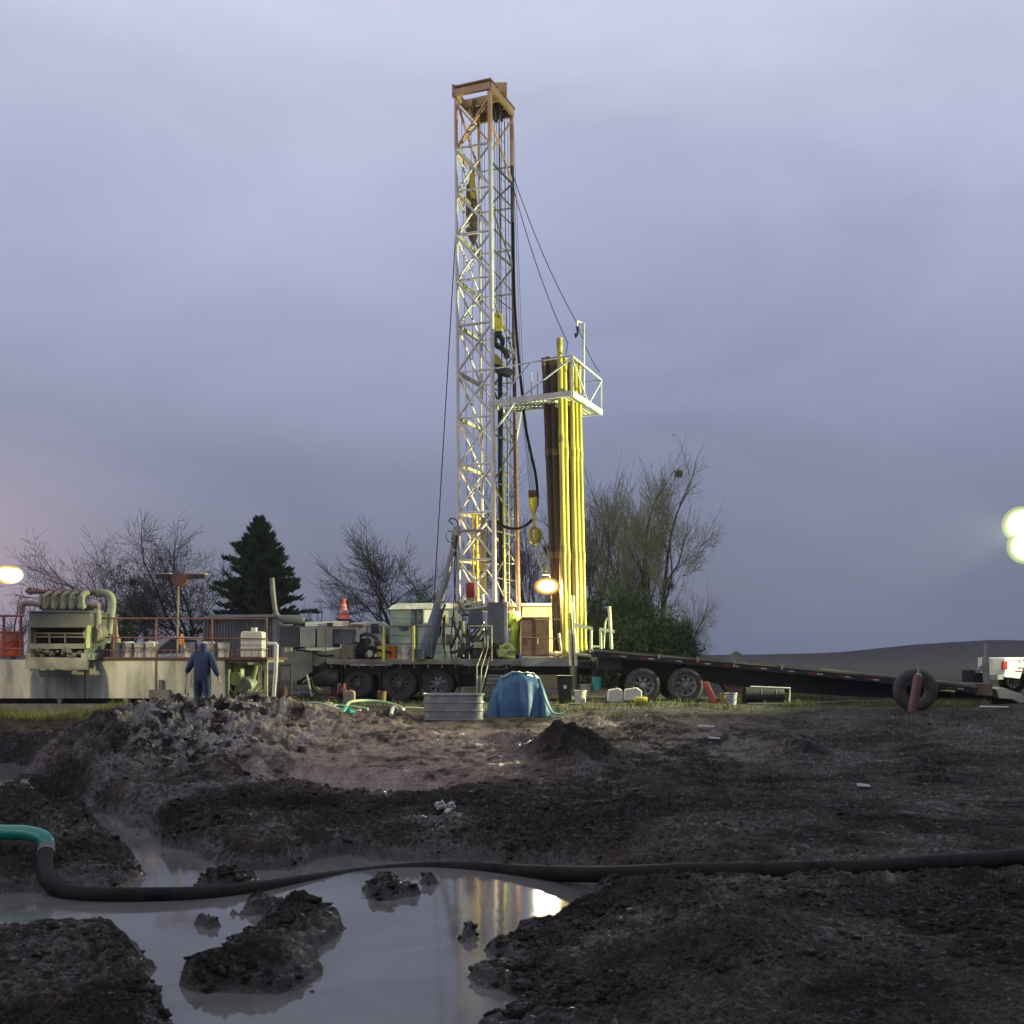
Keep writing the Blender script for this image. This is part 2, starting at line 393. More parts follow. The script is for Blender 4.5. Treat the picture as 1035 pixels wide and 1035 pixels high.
GX = W[:, None]*sx[None, :]; GY = np.repeat(Ys[:, None], NC, 1)
GH = height(GX, GY)
gcol = soil_colour(GX, GY, GH)
ground = mesh_grid('ground', np.stack([GX, GY, GH], -1), len(Ys), NC, SOIL, gcol); ground['kind'] = 'structure'

def water_material(name, col, bump=.004):
    m = bpy.data.materials.new(name); m.use_nodes = True; N = m.node_tree.nodes; L = m.node_tree.links; b = N['Principled BSDF']
    tc = N.new('ShaderNodeTexCoord'); n = N.new('ShaderNodeTexNoise'); n.inputs['Scale'].default_value = 1.1; n.inputs['Detail'].default_value = 5; n.inputs['Distortion'].default_value = 1.2
    L.new(tc.outputs['Object'], n.inputs['Vector'])
    r = N.new('ShaderNodeValToRGB'); r.color_ramp.elements[0].position = .35; r.color_ramp.elements[1].position = .68
    r.color_ramp.elements[0].color = (*[c*.78 for c in col], 1); r.color_ramp.elements[1].color = (*[c*1.12 for c in col], 1)
    L.new(n.outputs[0], r.inputs[0]); L.new(r.outputs[0], b.inputs['Base Color'])
    b.inputs['Roughness'].default_value = .07; b.inputs['IOR'].default_value = 1.33; b.inputs['Specular IOR Level'].default_value = .5
    n2 = N.new('ShaderNodeTexNoise'); n2.inputs['Scale'].default_value = 5; n2.inputs['Detail'].default_value = 4
    L.new(tc.outputs['Object'], n2.inputs['Vector'])
    bp = N.new('ShaderNodeBump'); bp.inputs['Strength'].default_value = .25; bp.inputs['Distance'].default_value = bump
    L.new(n2.outputs[0], bp.inputs['Height']); L.new(bp.outputs[0], b.inputs['Normal'])
    return m
WM = water_material('muddy_water', (.118,.112,.104))
def expand(poly, e):
    n = len(poly); area = sum(poly[i][0]*poly[(i+1) % n][1]-poly[(i+1) % n][0]*poly[i][1] for i in range(n)); sg = 1 if area > 0 else -1
    out = []
    for i in range(n):
        t = Vector(poly[(i+1) % n])-Vector(poly[i-1]); t.normalize(); out.append((poly[i][0]+sg*t.y*e, poly[i][1]-sg*t.x*e))
    return out
def water(poly, z, m):
    from mathutils.geometry import tessellate_polygon
    vs = [Vector((x, y, z)) for x, y in poly]
    fs = []
    for t in tessellate_polygon([vs]):
        a, b, c = (vs[k] for k in t)
        fs.append(tuple(t) if (b-a).cross(c-a).z > 0 else tuple(reversed(t)))
    o = MB().add(vs, fs).build('water', m, None, (0,0,0)); o['kind'] = 'structure'; return o
water([(-12,5),(4.6,5),(4.6,17.2),(-12,17.2)], 0, WM)
water(expand([tuple(p) for p in CLAY], .3), .268, water_material('clay_water', (.15,.115,.10)))
water(expand([tuple(p) for p in LEFT], .3), .348, WM)
# ------------------------------------------------------------------ loose mud, grass
def ico(sub=1):
    import bmesh
    bm = bmesh.new(); bmesh.ops.create_icosphere(bm, subdivisions=sub, radius=1)
    v = np.array([x.co[:] for x in bm.verts]); f = np.array([[q.index for q in t.verts] for t in bm.faces]); bm.free(); return v, f
rng = np.random.default_rng(5)
def scatter_clods(name, n, sample, smin, smax, sub=1, lift=.15, flat=.75, colfn=None, squash=1.):
    v0, f0 = ico(sub); nv = len(v0)
    X, Y = sample(n); H = height(X, Y)
    keep = H > .02; X, Y, H = X[keep], Y[keep], H[keep]; n = len(X)
    sz = smin*(smax/smin)**(rng.random(n)**2.0)
    V = np.empty((n, nv, 3)); 
    jit = 1+.5*(rng.random((n, nv, 1))-.5)*2
    sc = np.stack([rng.uniform(.7, 1.5, n), rng.uniform(.6, 1.2, n), rng.uniform(.5, 1.0, n)*flat], -1)
    ang = rng.uniform(0, 6.283, n); c, s_ = np.cos(ang), np.sin(ang)
    base = v0[None]*jit*sc[:, None, :]
    V[..., 0] = base[..., 0]*c[:, None]-base[..., 1]*s_[:, None]; V[..., 1] = base[..., 0]*s_[:, None]+base[..., 1]*c[:, None]; V[..., 2] = base[..., 2]
    V = V*sz[:, None, None]+np.stack([X, Y, H+lift*sz], -1)[:, None, :]
    C = soil_colour(X, Y, H+.1)
    if colfn is not None: C = colfn(C, n)
    C = np.repeat(C[:, None, :], nv, 1)
    me = bpy.data.meshes.new(name); me.vertices.add(n*nv); me.vertices.foreach_set('co', V.astype(np.float32).ravel())
    fs = (f0[None]+(np.arange(n)*nv)[:, None, None]).reshape(-1, 3).astype(np.int32)
    me.loops.add(fs.size); me.loops.foreach_set('vertex_index', fs.ravel()); me.polygons.add(len(fs)); me.polygons.foreach_set('loop_start', np.arange(0, fs.size, 3, dtype=np.int32))
    a = me.color_attributes.new('soil', 'FLOAT_COLOR', 'POINT'); a.data.foreach_set('color', C.astype(np.float32).ravel())
    me.materials.append(SOIL); me.update(calc_edges=True); o = bpy.data.objects.new(name, me); COL.objects.link(o); return o
def by_pixels(x0, x1, y0, y1, dens=None):
    def f(n):
        px = rng.uniform(x0, x1, n*3); py = rng.uniform(y0, y1, n*3)
        D = np.interp(py, [708.5,713.6,732,762,800,838,891,1037], [33,30,26,22,18,15,12,7.3]); X = (px-CX)*D/F
        w = fbm(X*1.3+4, D*1.3, 3, 301); k = rng.random(n*3) < (sst(.42, .6, w) if dens is None else dens(px, py, w))
        return X[k][:n], D[k][:n]
    return f
dn = lambda px, py, w: sst(.38, .6, w)*(1-.8*sst(600, 720, px)*(py < 920))*np.where(((px-400)/140)**4+((py-770)/30)**4 < 1, .15, 1)
o = scatter_clods('mud_clods', 26000, by_pixels(-150, 1180, 735, 1060, dn), .006, .055, lift=-.1)
tag(o, None, None, None, 'stuff')
def rub(C, n):
    C = C.copy(); k = rng.random(n); C[:, :3] *= (.5+.9*k)[:, None]; q = k > .80; C[q, :3] = np.array([.23,.215,.205])*rng.uniform(.6, 1.2, (q.sum(), 1)); C[:, 3] = .35; return C
o = scatter_clods('rubble_clods', 1100, by_pixels(95, 330, 700, 800, lambda px, py, w: np.exp(-(((px-212)/95)**4+((py-745)/45)**4))), .02, .16, sub=2, flat=.75, lift=-.42, colfn=rub)
o['kind'] = 'stuff'
def palec(C, n):
    k = rng.random(n) < .8; C = C.copy(); C[k, :3] = np.array([.15,.14,.13])*rng.uniform(.5, 1.3, (k.sum(), 1)); C[:, 3] = .2; return C
o = scatter_clods('gravel', 700, by_pixels(-150, 1180, 715, 1050, lambda px, py, w: .6), .006, .028, flat=.6, colfn=palec)
o['kind'] = 'stuff'

def soft_mat(name, cols, scale=3., rough=.7, transl=.0):
    m = bpy.data.materials.new(name); m.use_nodes = True; N = m.node_tree.nodes; L = m.node_tree.links; b = N['Principled BSDF']
    tc = N.new('ShaderNodeTexCoord'); n = N.new('ShaderNodeTexNoise'); n.inputs['Scale'].default_value = scale; n.inputs['Detail'].default_value = 4
    L.new(tc.outputs['Object'], n.inputs['Vector']); r = N.new('ShaderNodeValToRGB')
    r.color_ramp.elements[0].position = .36; r.color_ramp.elements[1].position = .64
    r.color_ramp.elements[0].color = (*cols[0], 1); r.color_ramp.elements[1].color = (*cols[1], 1)
    L.new(n.outputs[0], r.inputs[0]); L.new(r.outputs[0], b.inputs['Base Color']); b.inputs['Roughness'].default_value = rough
    b.inputs['Specular IOR Level'].default_value = .25
    return m
def raw_mesh(name, V, F3, m, k=3):
    me = bpy.data.meshes.new(name); me.vertices.add(len(V)); me.vertices.foreach_set('co', np.asarray(V, np.float32).ravel())
    F3 = np.asarray(F3, np.int32); me.loops.add(F3.size); me.loops.foreach_set('vertex_index', F3.ravel())
    me.polygons.add(len(F3)); me.polygons.foreach_set('loop_start', np.arange(0, F3.size, k, dtype=np.int32))
    me.materials.append(m); me.update(calc_edges=True); o = bpy.data.objects.new(name, me); COL.objects.link(o); return o
grassm = soft_mat('grass_blades', ((.075,.10,.025),(.15,.15,.05)), 1.2)
def grass(n, X, Y, hmin, hmax, name='grass'):
    H = height(X, Y); n = len(X)
    ang = rng.uniform(0, 6.283, n); w = rng.uniform(.005, .012, n); h = rng.uniform(hmin, hmax, n); lean = rng.normal(0, .4, (n, 2))*h[:, None]
    b = np.stack([X, Y, H-.02], -1); d = np.stack([np.cos(ang)*w, np.sin(ang)*w, 0*w], -1)
    t = b+np.stack([lean[:, 0], lean[:, 1], h+.02], -1)
    V = np.stack([b-d, b+d, t], 1).reshape(-1, 3); o = raw_mesh(name, V, np.arange(3*n).reshape(-1, 3), grassm); o['kind'] = 'stuff'; return o
GX_ = []; 
def strip(px0, px1, D0, D1, n):
    D = rng.uniform(D0, D1, n); px = rng.uniform(px0, px1, n); return (px-CX)*D/F, D
parts_ = [strip(-60, 130, 25.6, 27.4, 7000), strip(780, 1010, 32.5, 46, 16000), strip(640, 800, 28.8, 30.6, 900), strip(792, 1000, 29.2, 31.5, 6000), strip(480, 660, 28.0, 31, 1400), strip(60, 480, 27.6, 32, 2400), strip(-200, 1300, 36, 75, 15000)]
gx = np.concatenate([p[0] for p in parts_]); gy = np.concatenate([p[1] for p in parts_])
k = fbm(gx*.8, gy*.8, 3, 77) > .40; grass(0, gx[k], gy[k], .05, .20)

# ------------------------------------------------------------------ trees
class Tubes:                 # many thin tapered 3- or 4-sided twigs, collected fast
    def __init__(s): s.a = []; s.b = []; s.ra = []; s.rb = []
    def add(s, a, b, ra, rb): s.a.append(a); s.b.append(b); s.ra.append(ra); s.rb.append(rb)
    def build(s, name, m, parent, n=4):
        a = np.array(s.a); b = np.array(s.b); ra = np.array(s.ra); rb = np.array(s.rb)
        t = b-a; t /= np.linalg.norm(t, axis=1, keepdims=True)+1e-9
        ref = np.where(np.abs(t[:, 2:3]) > .9, np.array([[1., 0, 0]]), np.array([[0, 0, 1.]]))
        u = np.cross(t, ref); u /= np.linalg.norm(u, axis=1, keepdims=True); w = np.cross(t, u); V = []
        for k in range(n):
            c, q = math.cos(6.2832*k/n), math.sin(6.2832*k/n); V.append(a+(u*c+w*q)*ra[:, None])
        for k in range(n):
            c, q = math.cos(6.2832*k/n), math.sin(6.2832*k/n); V.append(b+(u*c+w*q)*rb[:, None])
        V = np.stack(V, 1); m_ = len(a); base = (np.arange(m_)*2*n)[:, None, None]
        f = np.array([[k, (k+1) % n, n+(k+1) % n, n+k] for k in range(n)])[None]
        org = np.array(parent.location); o = raw_mesh(name, V.reshape(-1, 3)-org, (base+f).reshape(-1, 4), m, 4); o.parent = parent
        o.data.polygons.foreach_set('use_smooth', np.ones(m_*n, bool)); return o
def grow(T, U, p, d, L, r, depth, rnd, up=.12, spread=.55, minr=.006, wind=(0,0,0)):
    n = 4; q = Vector(p); d = Vector(d).normalized()
    pts = [q.copy()]
    for i in range(n):
        d = (d+Vector((rnd.gauss(0, .13), rnd.gauss(0, .13), rnd.gauss(0, .08)+up))+Vector(wind)*.1).normalized()
        q2 = q+d*L/n; ra = r*(1-.45*i/n); rb = r*(1-.45*(i+1)/n)
        (T if r > .03 else U).add(tuple(q), tuple(q2), max(ra, minr), max(rb, minr)); q = q2; pts.append(q.copy())
        if depth > 0 and (i > 0 or depth < 3):
            for _ in range(2 if depth < 3 else 1):
                if rnd.random() < (.8 if depth > 2 else .62):
                    ax = Vector((rnd.gauss(0, 1), rnd.gauss(0, 1), rnd.gauss(0, .5)))
                    ax = (ax-d*ax.dot(d)).normalized()
                    nd = (d+ax*rnd.uniform(spread*.7, spread*1.6)).normalized()
                    grow(T, U, q, nd, L*rnd.uniform(.55, .8), rb*rnd.uniform(.45, .65), depth-1, rnd, up, spread, minr, wind)
    if depth > 0: grow(T, U, q, d, L*.8, r*.55, depth-1, rnd, up, spread, minr, wind)
def bare_tree(px, D, pytop, label, seed, mats, stems=((0, 1.0),), depth=4, spread=.6, leaves=None, nfrac=.32, group='bare trees behind the site', up=.10, widen=1., minr=.008):
    rnd = random.Random(seed); X = (px-CX)*D/F; z0 = hz(X, D)-.1; Ht = EYE-(pytop-HOR)*D/F-z0
    t = thing('bare_tree', label, 'tree', (X, D, z0), group); T = Tubes(); U = Tubes()
    for dx, s in stems:
        grow(T, U, (X, D, z0), (dx, rnd.uniform(-.15, .15), 1), Ht*nfrac*s, Ht*.019*s, depth, rnd, up, spread, minr)
    allz = [b[2] for b in U.b]+[b[2] for b in T.b]; k = Ht/(max(allz)-z0)
    for Q in (T, U):
        for lst in (Q.a, Q.b):
            for i, v in enumerate(lst): lst[i] = (X+(v[0]-X)*k*widen, D+(v[1]-D)*k, z0+(v[2]-z0)*k)
    T.build('trunk', mats[0], t, 6); U.build('crown', mats[1], t, 3)
    if leaves:
        n, m, cols = leaves; pts = np.array(U.b); idx = rng.integers(0, len(pts), n); c = pts[idx]+rng.normal(0, .05, (n, 3))
        k2 = fbm(c[:, 0]*1.1, c[:, 2]*1.1, 2, 55) > .47; c = c[k2]; n = len(c)
        a = rng.normal(0, .035, (n, 3)); b = rng.normal(0, .035, (n, 3)); V = np.stack([c, c+a, c+b], 1).reshape(-1, 3)-np.array(t.location)
        o = raw_mesh('foliage', V, np.arange(3*n).reshape(-1, 3), m); o.parent = t
    return t
tw = soft_mat('twig_bark', ((.055,.047,.043),(.085,.072,.066)), 2, .9); tr = soft_mat('trunk_bark', ((.035,.03,.027),(.065,.056,.05)), 4, .9)
lit_tw = soft_mat('lamplit_twigs', ((.13,.125,.075),(.27,.26,.13)), .9, .9); lv = soft_mat('greenish_leaves', ((.10,.12,.035),(.24,.24,.08)), .9)  # twig colour brightened and greened to stand in for tower lamplight
bare_tree(196, 62, 512, 'bare tree with broad rounded crown behind the floodlight bar', 3, (tr, tw), ((-.12,1),(.22,.95),(.03,.9)), 5, .85, up=.05, widen=1.1)
bare_tree(148, 60, 530, 'bare tree leaning left with a dark ball of mistletoe', 11, (tr, tw), ((-.4,1),(-.1,.9),(.15,.7)), 5, .82, up=.05, widen=1.15)
bare_tree(75, 66, 572, 'low pale bare tree behind the shaker pipes', 21, (tw, tw), ((-.3,1),(.3,.9)), 3, .8)
bare_tree(10, 70, 590, 'small bare tree under the left floodlight', 23, (tw, tw), ((-.2,1),(.3,.9)), 3, .8)
bare_tree(405, 58, 520, 'bare twiggy tree rising behind the grey site cabin', 31, (tr, tw), ((-.35,1),(.25,1),(-.03,.9)), 5, .82, up=.05, widen=1.1)
bare_tree(452, 60, 560, 'short bare tree between the cabin roof and the mast', 37, (tr, tw), ((-.2,1),(.2,.8)), 3, .7)
bare_tree(548, 56, 465, 'bare tree seen between the mast and racked pipes', 41, (tr, tw), ((-.15,1),(.12,.95)), 5, .55)
bare_tree(602, 60, 478, 'bare tree just right of the racked pipes', 43, (tr, tw), ((-.05,1),(.2,.8)), 5, .55)
bare_tree(662, 52, 440, 'tall tree with lamplight painted on greenish twigs right of rig', 55, (tr, lit_tw), ((-.14,1),(.16,1)), 5, .78, leaves=(9000, lv, None), nfrac=.30, widen=.74, minr=.006, up=.07)
bare_tree(638, 57, 470, 'bare tree with olive twigs between the pipes and tall tree', 71, (tr, lit_tw), ((-.12,1),(.1,.9)), 5, .7, leaves=(5000, lv, None), up=.07, widen=.7, minr=.006)
bare_tree(315, 64, 600, 'thin bare shrub to the right of the conifer', 61, (tw, tw), ((-.3,1),(.3,.9)), 3, .7)
bare_tree(690, 50, 588, 'slender pale bare tree at right edge of the thicket', 67, (tr, lit_tw), ((.05,1),(.2,.8)), 4, .8, up=-.02, widen=.5, minr=.005)

def ball(px, py, D, r, name, label, n=1100, m=lv):
    c = np.array(P(px, py, D)); q = rng.normal(0, 1, (n, 3)); q /= np.linalg.norm(q, axis=1, keepdims=True); q = c+q*r*np.minimum(np.abs(rng.normal(0, .62, (n, 1))), 1.6)*np.array([1, 1, .85])
    a = rng.normal(0, .07, (n, 3)); b = a*.3+rng.normal(0, .02, (n, 3)); V = np.stack([q, q+a, q+b], 1).reshape(-1, 3)-c
    o = raw_mesh(name, V, np.arange(3*n).reshape(-1, 3), m); o.location = c; tag(o, label, 'mistletoe', 'mistletoe balls in the trees'); return o
mist = soft_mat('mistletoe_leaves', ((.02,.024,.014),(.045,.05,.022)), 4); mist2 = soft_mat('mistletoe_bright', ((.07,.085,.02),(.14,.15,.04)), 4)
ball(134, 589, 60, .30, 'mistletoe', 'dark mistletoe ball in the left-leaning bare tree', m=mist)
ball(686, 479, 52, .16, 'mistletoe', 'small green mistletoe ball high in the tall tree', m=mist2)
ball(676, 592, 51, .38, 'mistletoe', 'yellow green clump low in the tall tree', m=mist2)
ball(553, 555, 56, .25, 'mistletoe', 'mistletoe ball behind the hanging hook', m=mist)

conm = soft_mat('conifer_needles', ((.010,.016,.011),(.026,.042,.022)), 1.6)
def conifer(px, D, pytop, halfpx, label, seed):
    rnd = random.Random(seed); X = (px-CX)*D/F; z0 = hz(X, D)-.1; Ht = EYE-(pytop-HOR)*D/F-z0; R = halfpx*D/F
    t = thing('conifer_tree', label, 'tree', (X, D, z0)); T = Tubes(); V = []
    for i in range(8): T.add((X, D, z0+Ht*i/8), (X, D, z0+Ht*(i+1)/8), .16*(1-i/8.2), .16*(1-(i+1)/8.2))
    nb = 330
    for i in range(nb):
        h = 1-(i/nb)**1.25*.97; z = z0+Ht*h
        prof = min(1, ((1-h)*1.55)**.85)*(.70+.40*rnd.random()); L = R*prof*rnd.choice((.75,.95,1.,1.05,1.3))+.12
        az = rnd.uniform(0, 6.283); rise = rnd.uniform(.15, .85)*(1 if h < .88 else 2.5)
        d = Vector((math.cos(az), math.sin(az), rise)).normalized(); p = Vector((X, D, z)); T.add(tuple(p), tuple(p+d*L*.9), .025, .006)
        side = d.cross(Vector((0,0,1))).normalized(); ns = int(26+L*34)
        for k in range(ns):
            u = (k+rnd.random())/ns; c = p+d*L*u+Vector((0,0,.10*L*math.sin(u*3))); wd = (.30*(1-u)+.06)*min(1, L)
            for sgn in (-1, 1):
                q = c+side*sgn*wd*rnd.random()+Vector((0,0,rnd.uniform(-.12,.05)))
                tip = q+(d*rnd.uniform(.12, .28)+side*sgn*rnd.uniform(0, .16)+Vector((0,0,rnd.uniform(.0,.14))))
                wv = Vector((rnd.gauss(0, .03), rnd.gauss(0, .03), rnd.gauss(0, .03))); V += [q-wv, q+wv, tip]
    T.build('trunk', tr, t, 5)
    V = np.array([v[:] for v in V])-np.array(t.location); o = raw_mesh('crown', V, np.arange(len(V)).reshape(-1, 3), conm); o.parent = t; return t
conifer(262, 54, 528, 50, 'dark green conifer with pointed top behind the grey container', 3)
bushm = soft_mat('thicket_leaves', ((.022,.040,.014),(.085,.135,.038)), .8)
def bush(px, D, pytop, halfpx, label, n, m=bushm, ls=.07):
    X = (px-CX)*D/F; z0 = hz(X, D); Ht = EYE-(pytop-HOR)*D/F-z0; R = halfpx*D/F
    t = thing('evergreen_bush', label, 'bush', (X, D, z0), 'evergreen bushes behind the trailer'); T = Tubes()
    for i in range(9):
        a = rng.uniform(0, 6.28); e = (X+math.cos(a)*R*.6, D+math.sin(a)*R*.5, z0+Ht*rng.uniform(.5, .85)); T.add((X+rng.uniform(-.3,.3), D, z0-.1), e, .05, .012)
    T.build('stem', tr, t, 5)
    nc = 55; cc = rng.uniform(-1, 1, (nc*3, 3)); cc = cc[(np.abs(cc)**2.2).sum(1) < 1][:nc]; cc[:, 2] = (cc[:, 2]+1)/2
    sz = rng.uniform(.12, .32, len(cc)); idx = rng.integers(0, len(cc), n); q = rng.normal(0, 1, (n, 3)); q /= np.linalg.norm(q, axis=1, keepdims=True)
    pt = cc[idx]*np.array([.85, .85, .85])+q*sz[idx][:, None]*rng.random((n, 1))**.5*np.array([1.0, 1.0, 1.0]); pt[:, 2] = np.maximum(pt[:, 2], 0)
    pt = pt*np.array([R, R*.8, Ht*.98])+np.array([X, D, z0]); a = rng.normal(0, ls, (n, 3)); b = rng.normal(0, ls, (n, 3))
    V = np.stack([pt, pt+a, pt+b], 1).reshape(-1, 3)-np.array(t.location); o = raw_mesh('foliage', V, np.arange(3*n).reshape(-1, 3), m); o.parent = t; return t
bush(612, 46, 588, 32, 'dark evergreen bush right beside the racked pipes', 15000)
bush(645, 45, 590, 47, 'broad evergreen bush behind the trailer wheels', 22000)
bush(683, 47, 618, 27, 'low evergreen bush at right end of the thicket', 9000)
bush(432, 54, 590, 20, 'dark leafy bush above the cabin roof', 7000)
bush(127, 58, 606, 14, 'dark round shrub behind the tank railing', 4000)
bush(590, 50, 610, 14, 'dark evergreen bush behind the deck railing', 5000)

# ------------------------------------------------------------------ sky, camera, lamps
w = bpy.data.worlds.new('World'); S.world = w; w.use_nodes = True; nt = w.node_tree; N = nt.nodes; L = nt.links; N.clear()
out = N.new('ShaderNodeOutputWorld'); tc = N.new('ShaderNodeTexCoord'); sep = N.new('ShaderNodeSeparateXYZ'); L.new(tc.outputs['Generated'], sep.inputs[0])
def MA(op, a, b=None, c=None):
    n = N.new('ShaderNodeMath'); n.operation = op
    for i, x in enumerate((a, b, c)):
        if x is None: continue
        if isinstance(x, (int, float)): n.inputs[i].default_value = x
        else: L.new(x, n.inputs[i])
    return n.outputs[0]
mp = N.new('ShaderNodeMapping'); mp.inputs['Scale'].default_value = (1.0, 1.0, 2.0); L.new(tc.outputs['Generated'], mp.inputs[0])
n1 = N.new('ShaderNodeTexNoise'); n1.inputs['Scale'].default_value = 1.9; n1.inputs['Detail'].default_value = 5; n1.inputs['Roughness'].default_value = .5; n1.inputs['Distortion'].default_value = .6; L.new(mp.outputs[0], n1.inputs['Vector'])
zz = MA('ADD', sep.outputs[2], MA('MULTIPLY', MA('SUBTRACT', n1.outputs[0], .5), .10))
ramp = N.new('ShaderNodeValToRGB'); cr = ramp.color_ramp
stops = [(-.02, (100,108,134)), (.03, (108,116,142)), (.10, (115,123,151)), (.18, (126,133,163)), (.27, (148,154,185)), (.37, (171,176,206)), (.50, (198,201,226)), (.75, (214,216,238)), (1., (224,226,244))]
cr.elements[0].position = 0; cr.elements[0].color = (*srgb(*stops[0][1]), 1)
for p_, c_ in stops[1:-1]:
    e = cr.elements.new((p_+.02)/1.02); e.color = (*srgb(*c_), 1)
cr.elements[-1].position = 1; cr.elements[-1].color = (*srgb(*stops[-1][1]), 1)
L.new(MA('DIVIDE', MA('ADD', zz, .02), 1.02), ramp.inputs[0])
# a paler, pinker western sky low on the left
azx = MA('DIVIDE', sep.outputs[0], MA('MAXIMUM', sep.outputs[1], .05))
left = N.new('ShaderNodeMapRange'); left.interpolation_type = 'SMOOTHSTEP'; left.inputs['From Min'].default_value = -.24; left.inputs['From Max'].default_value = -.60; L.new(azx, left.inputs['Value'])
lowr = N.new('ShaderNodeMapRange'); lowr.interpolation_type = 'SMOOTHSTEP'; lowr.inputs['From Min'].default_value = .26; lowr.inputs['From Max'].default_value = .02; L.new(zz, lowr.inputs['Value'])
pk = N.new('ShaderNodeMix'); pk.data_type = 'RGBA'; pk.inputs['B'].default_value = (*srgb(186,166,186), 1); L.new(ramp.outputs[0], pk.inputs['A'])
L.new(MA('MULTIPLY', MA('MULTIPLY', left.outputs[0], lowr.outputs[0]), .85), pk.inputs['Factor'])
# soft cloud tone
n2 = N.new('ShaderNodeTexNoise'); n2.inputs['Scale'].default_value = 3.3; n2.inputs['Detail'].default_value = 7; n2.inputs['Roughness'].default_value = .52; n2.inputs['Distortion'].default_value = .5
mp2 = N.new('ShaderNodeMapping'); mp2.inputs['Scale'].default_value = (.9, .9, 2.4); mp2.inputs['Rotation'].default_value = (0, .12, 0); mp2.inputs['Location'].default_value = (3.3, 1.1, 0); L.new(tc.outputs['Generated'], mp2.inputs[0]); L.new(mp2.outputs[0], n2.inputs['Vector'])
ct = N.new('ShaderNodeMapRange'); ct.inputs['From Min'].default_value = .32; ct.inputs['From Max'].default_value = .68; ct.inputs['To Min'].default_value = .87; ct.inputs['To Max'].default_value = 1.09; L.new(n2.outputs[0], ct.inputs['Value'])
mul = N.new('ShaderNodeMix'); mul.data_type = 'RGBA'; mul.blend_type = 'MULTIPLY'; mul.inputs['Factor'].default_value = 1; L.new(pk.outputs['Result'], mul.inputs['A'])
cc3 = N.new('ShaderNodeCombineXYZ'); L.new(ct.outputs[0], cc3.inputs[0]); L.new(MA('ADD', MA('MULTIPLY', ct.outputs[0], .95), .05), cc3.inputs[1]); L.new(MA('ADD', MA('MULTIPLY', ct.outputs[0], .8), .2), cc3.inputs[2]); L.new(cc3.outputs[0], mul.inputs['B'])
bg = N.new('ShaderNodeBackground'); bg.inputs['Strength'].default_value = 1.0; L.new(mul.outputs['Result'], bg.inputs['Color'])
sky = N.new('ShaderNodeTexSky'); sky.sky_type = 'NISHITA'; sky.sun_disc = False; sky.sun_elevation = math.radians(1.0); sky.sun_rotation = math.radians(-65); sky.dust_density = 3
bg2 = N.new('ShaderNodeBackground'); bg2.inputs['Strength'].default_value = .05; L.new(sky.outputs[0], bg2.inputs['Color'])
ad = N.new('ShaderNodeAddShader'); L.new(bg.outputs[0], ad.inputs[0]); L.new(bg2.outputs[0], ad.inputs[1]); L.new(ad.outputs[0], out.inputs['Surface'])

cam = bpy.data.cameras.new('Camera'); co = bpy.data.objects.new('Camera', cam); COL.objects.link(co); S.camera = co
co.location = (0, 0, EYE); co.rotation_euler = (math.radians(90), 0, 0)
cam.sensor_width = 36; cam.lens = 36*F/1035; cam.shift_y = (HOR-517.5)/1035; cam.clip_end = 3000; cam.clip_start = .05
sun = bpy.data.lights.new('sun', 'SUN'); sun.energy = .22; sun.angle = math.radians(25); sun.color = (1, .9, .82)
so = bpy.data.objects.new('sun', sun); COL.objects.link(so); so.rotation_euler = (math.radians(62), 0, math.radians(-60))
S.view_settings.view_transform = 'Standard'; S.view_settings.look = 'None'; S.view_settings.gamma = 1; S.view_settings.exposure = 0
S.cycles.max_bounces = 5; S.cycles.diffuse_bounces = 2; S.cycles.glossy_bounces = 3; S.cycles.use_denoising = True; S.cycles.sample_clamp_indirect = 4
def spot(name, loc, target, watts, col, angle=150, size=.25, blend=.6):
    l = bpy.data.lights.new(name, 'SPOT'); l.energy = watts; l.color = col; l.spot_size = math.radians(angle); l.spot_blend = blend; l.shadow_soft_size = size
    o = bpy.data.objects.new(name, l); COL.objects.link(o); o.location = loc
    o.rotation_euler = (Vector(target)-Vector(loc)).to_track_quat('-Z', 'Y').to_euler(); return o
def lens_mat(name, col, s):
    m = bpy.data.materials.new(name); m.use_nodes = True; b = m.node_tree.nodes['Principled BSDF']; b.inputs['Base Color'].default_value = (.02,.02,.02,1); b.inputs['Specular IOR Level'].default_value = 0
    b.inputs['Emission Color'].default_value = (*col, 1); b.inputs['Emission Strength'].default_value = s; return m
lensw = lens_mat('floodlight_lens', (1, .98, .82), 9); lenso = lens_mat('warm_floodlight_lens', (1, .85, .55), 8); lensl = lens_mat('western_floodlight_lens', (1, .82, .50), 8)
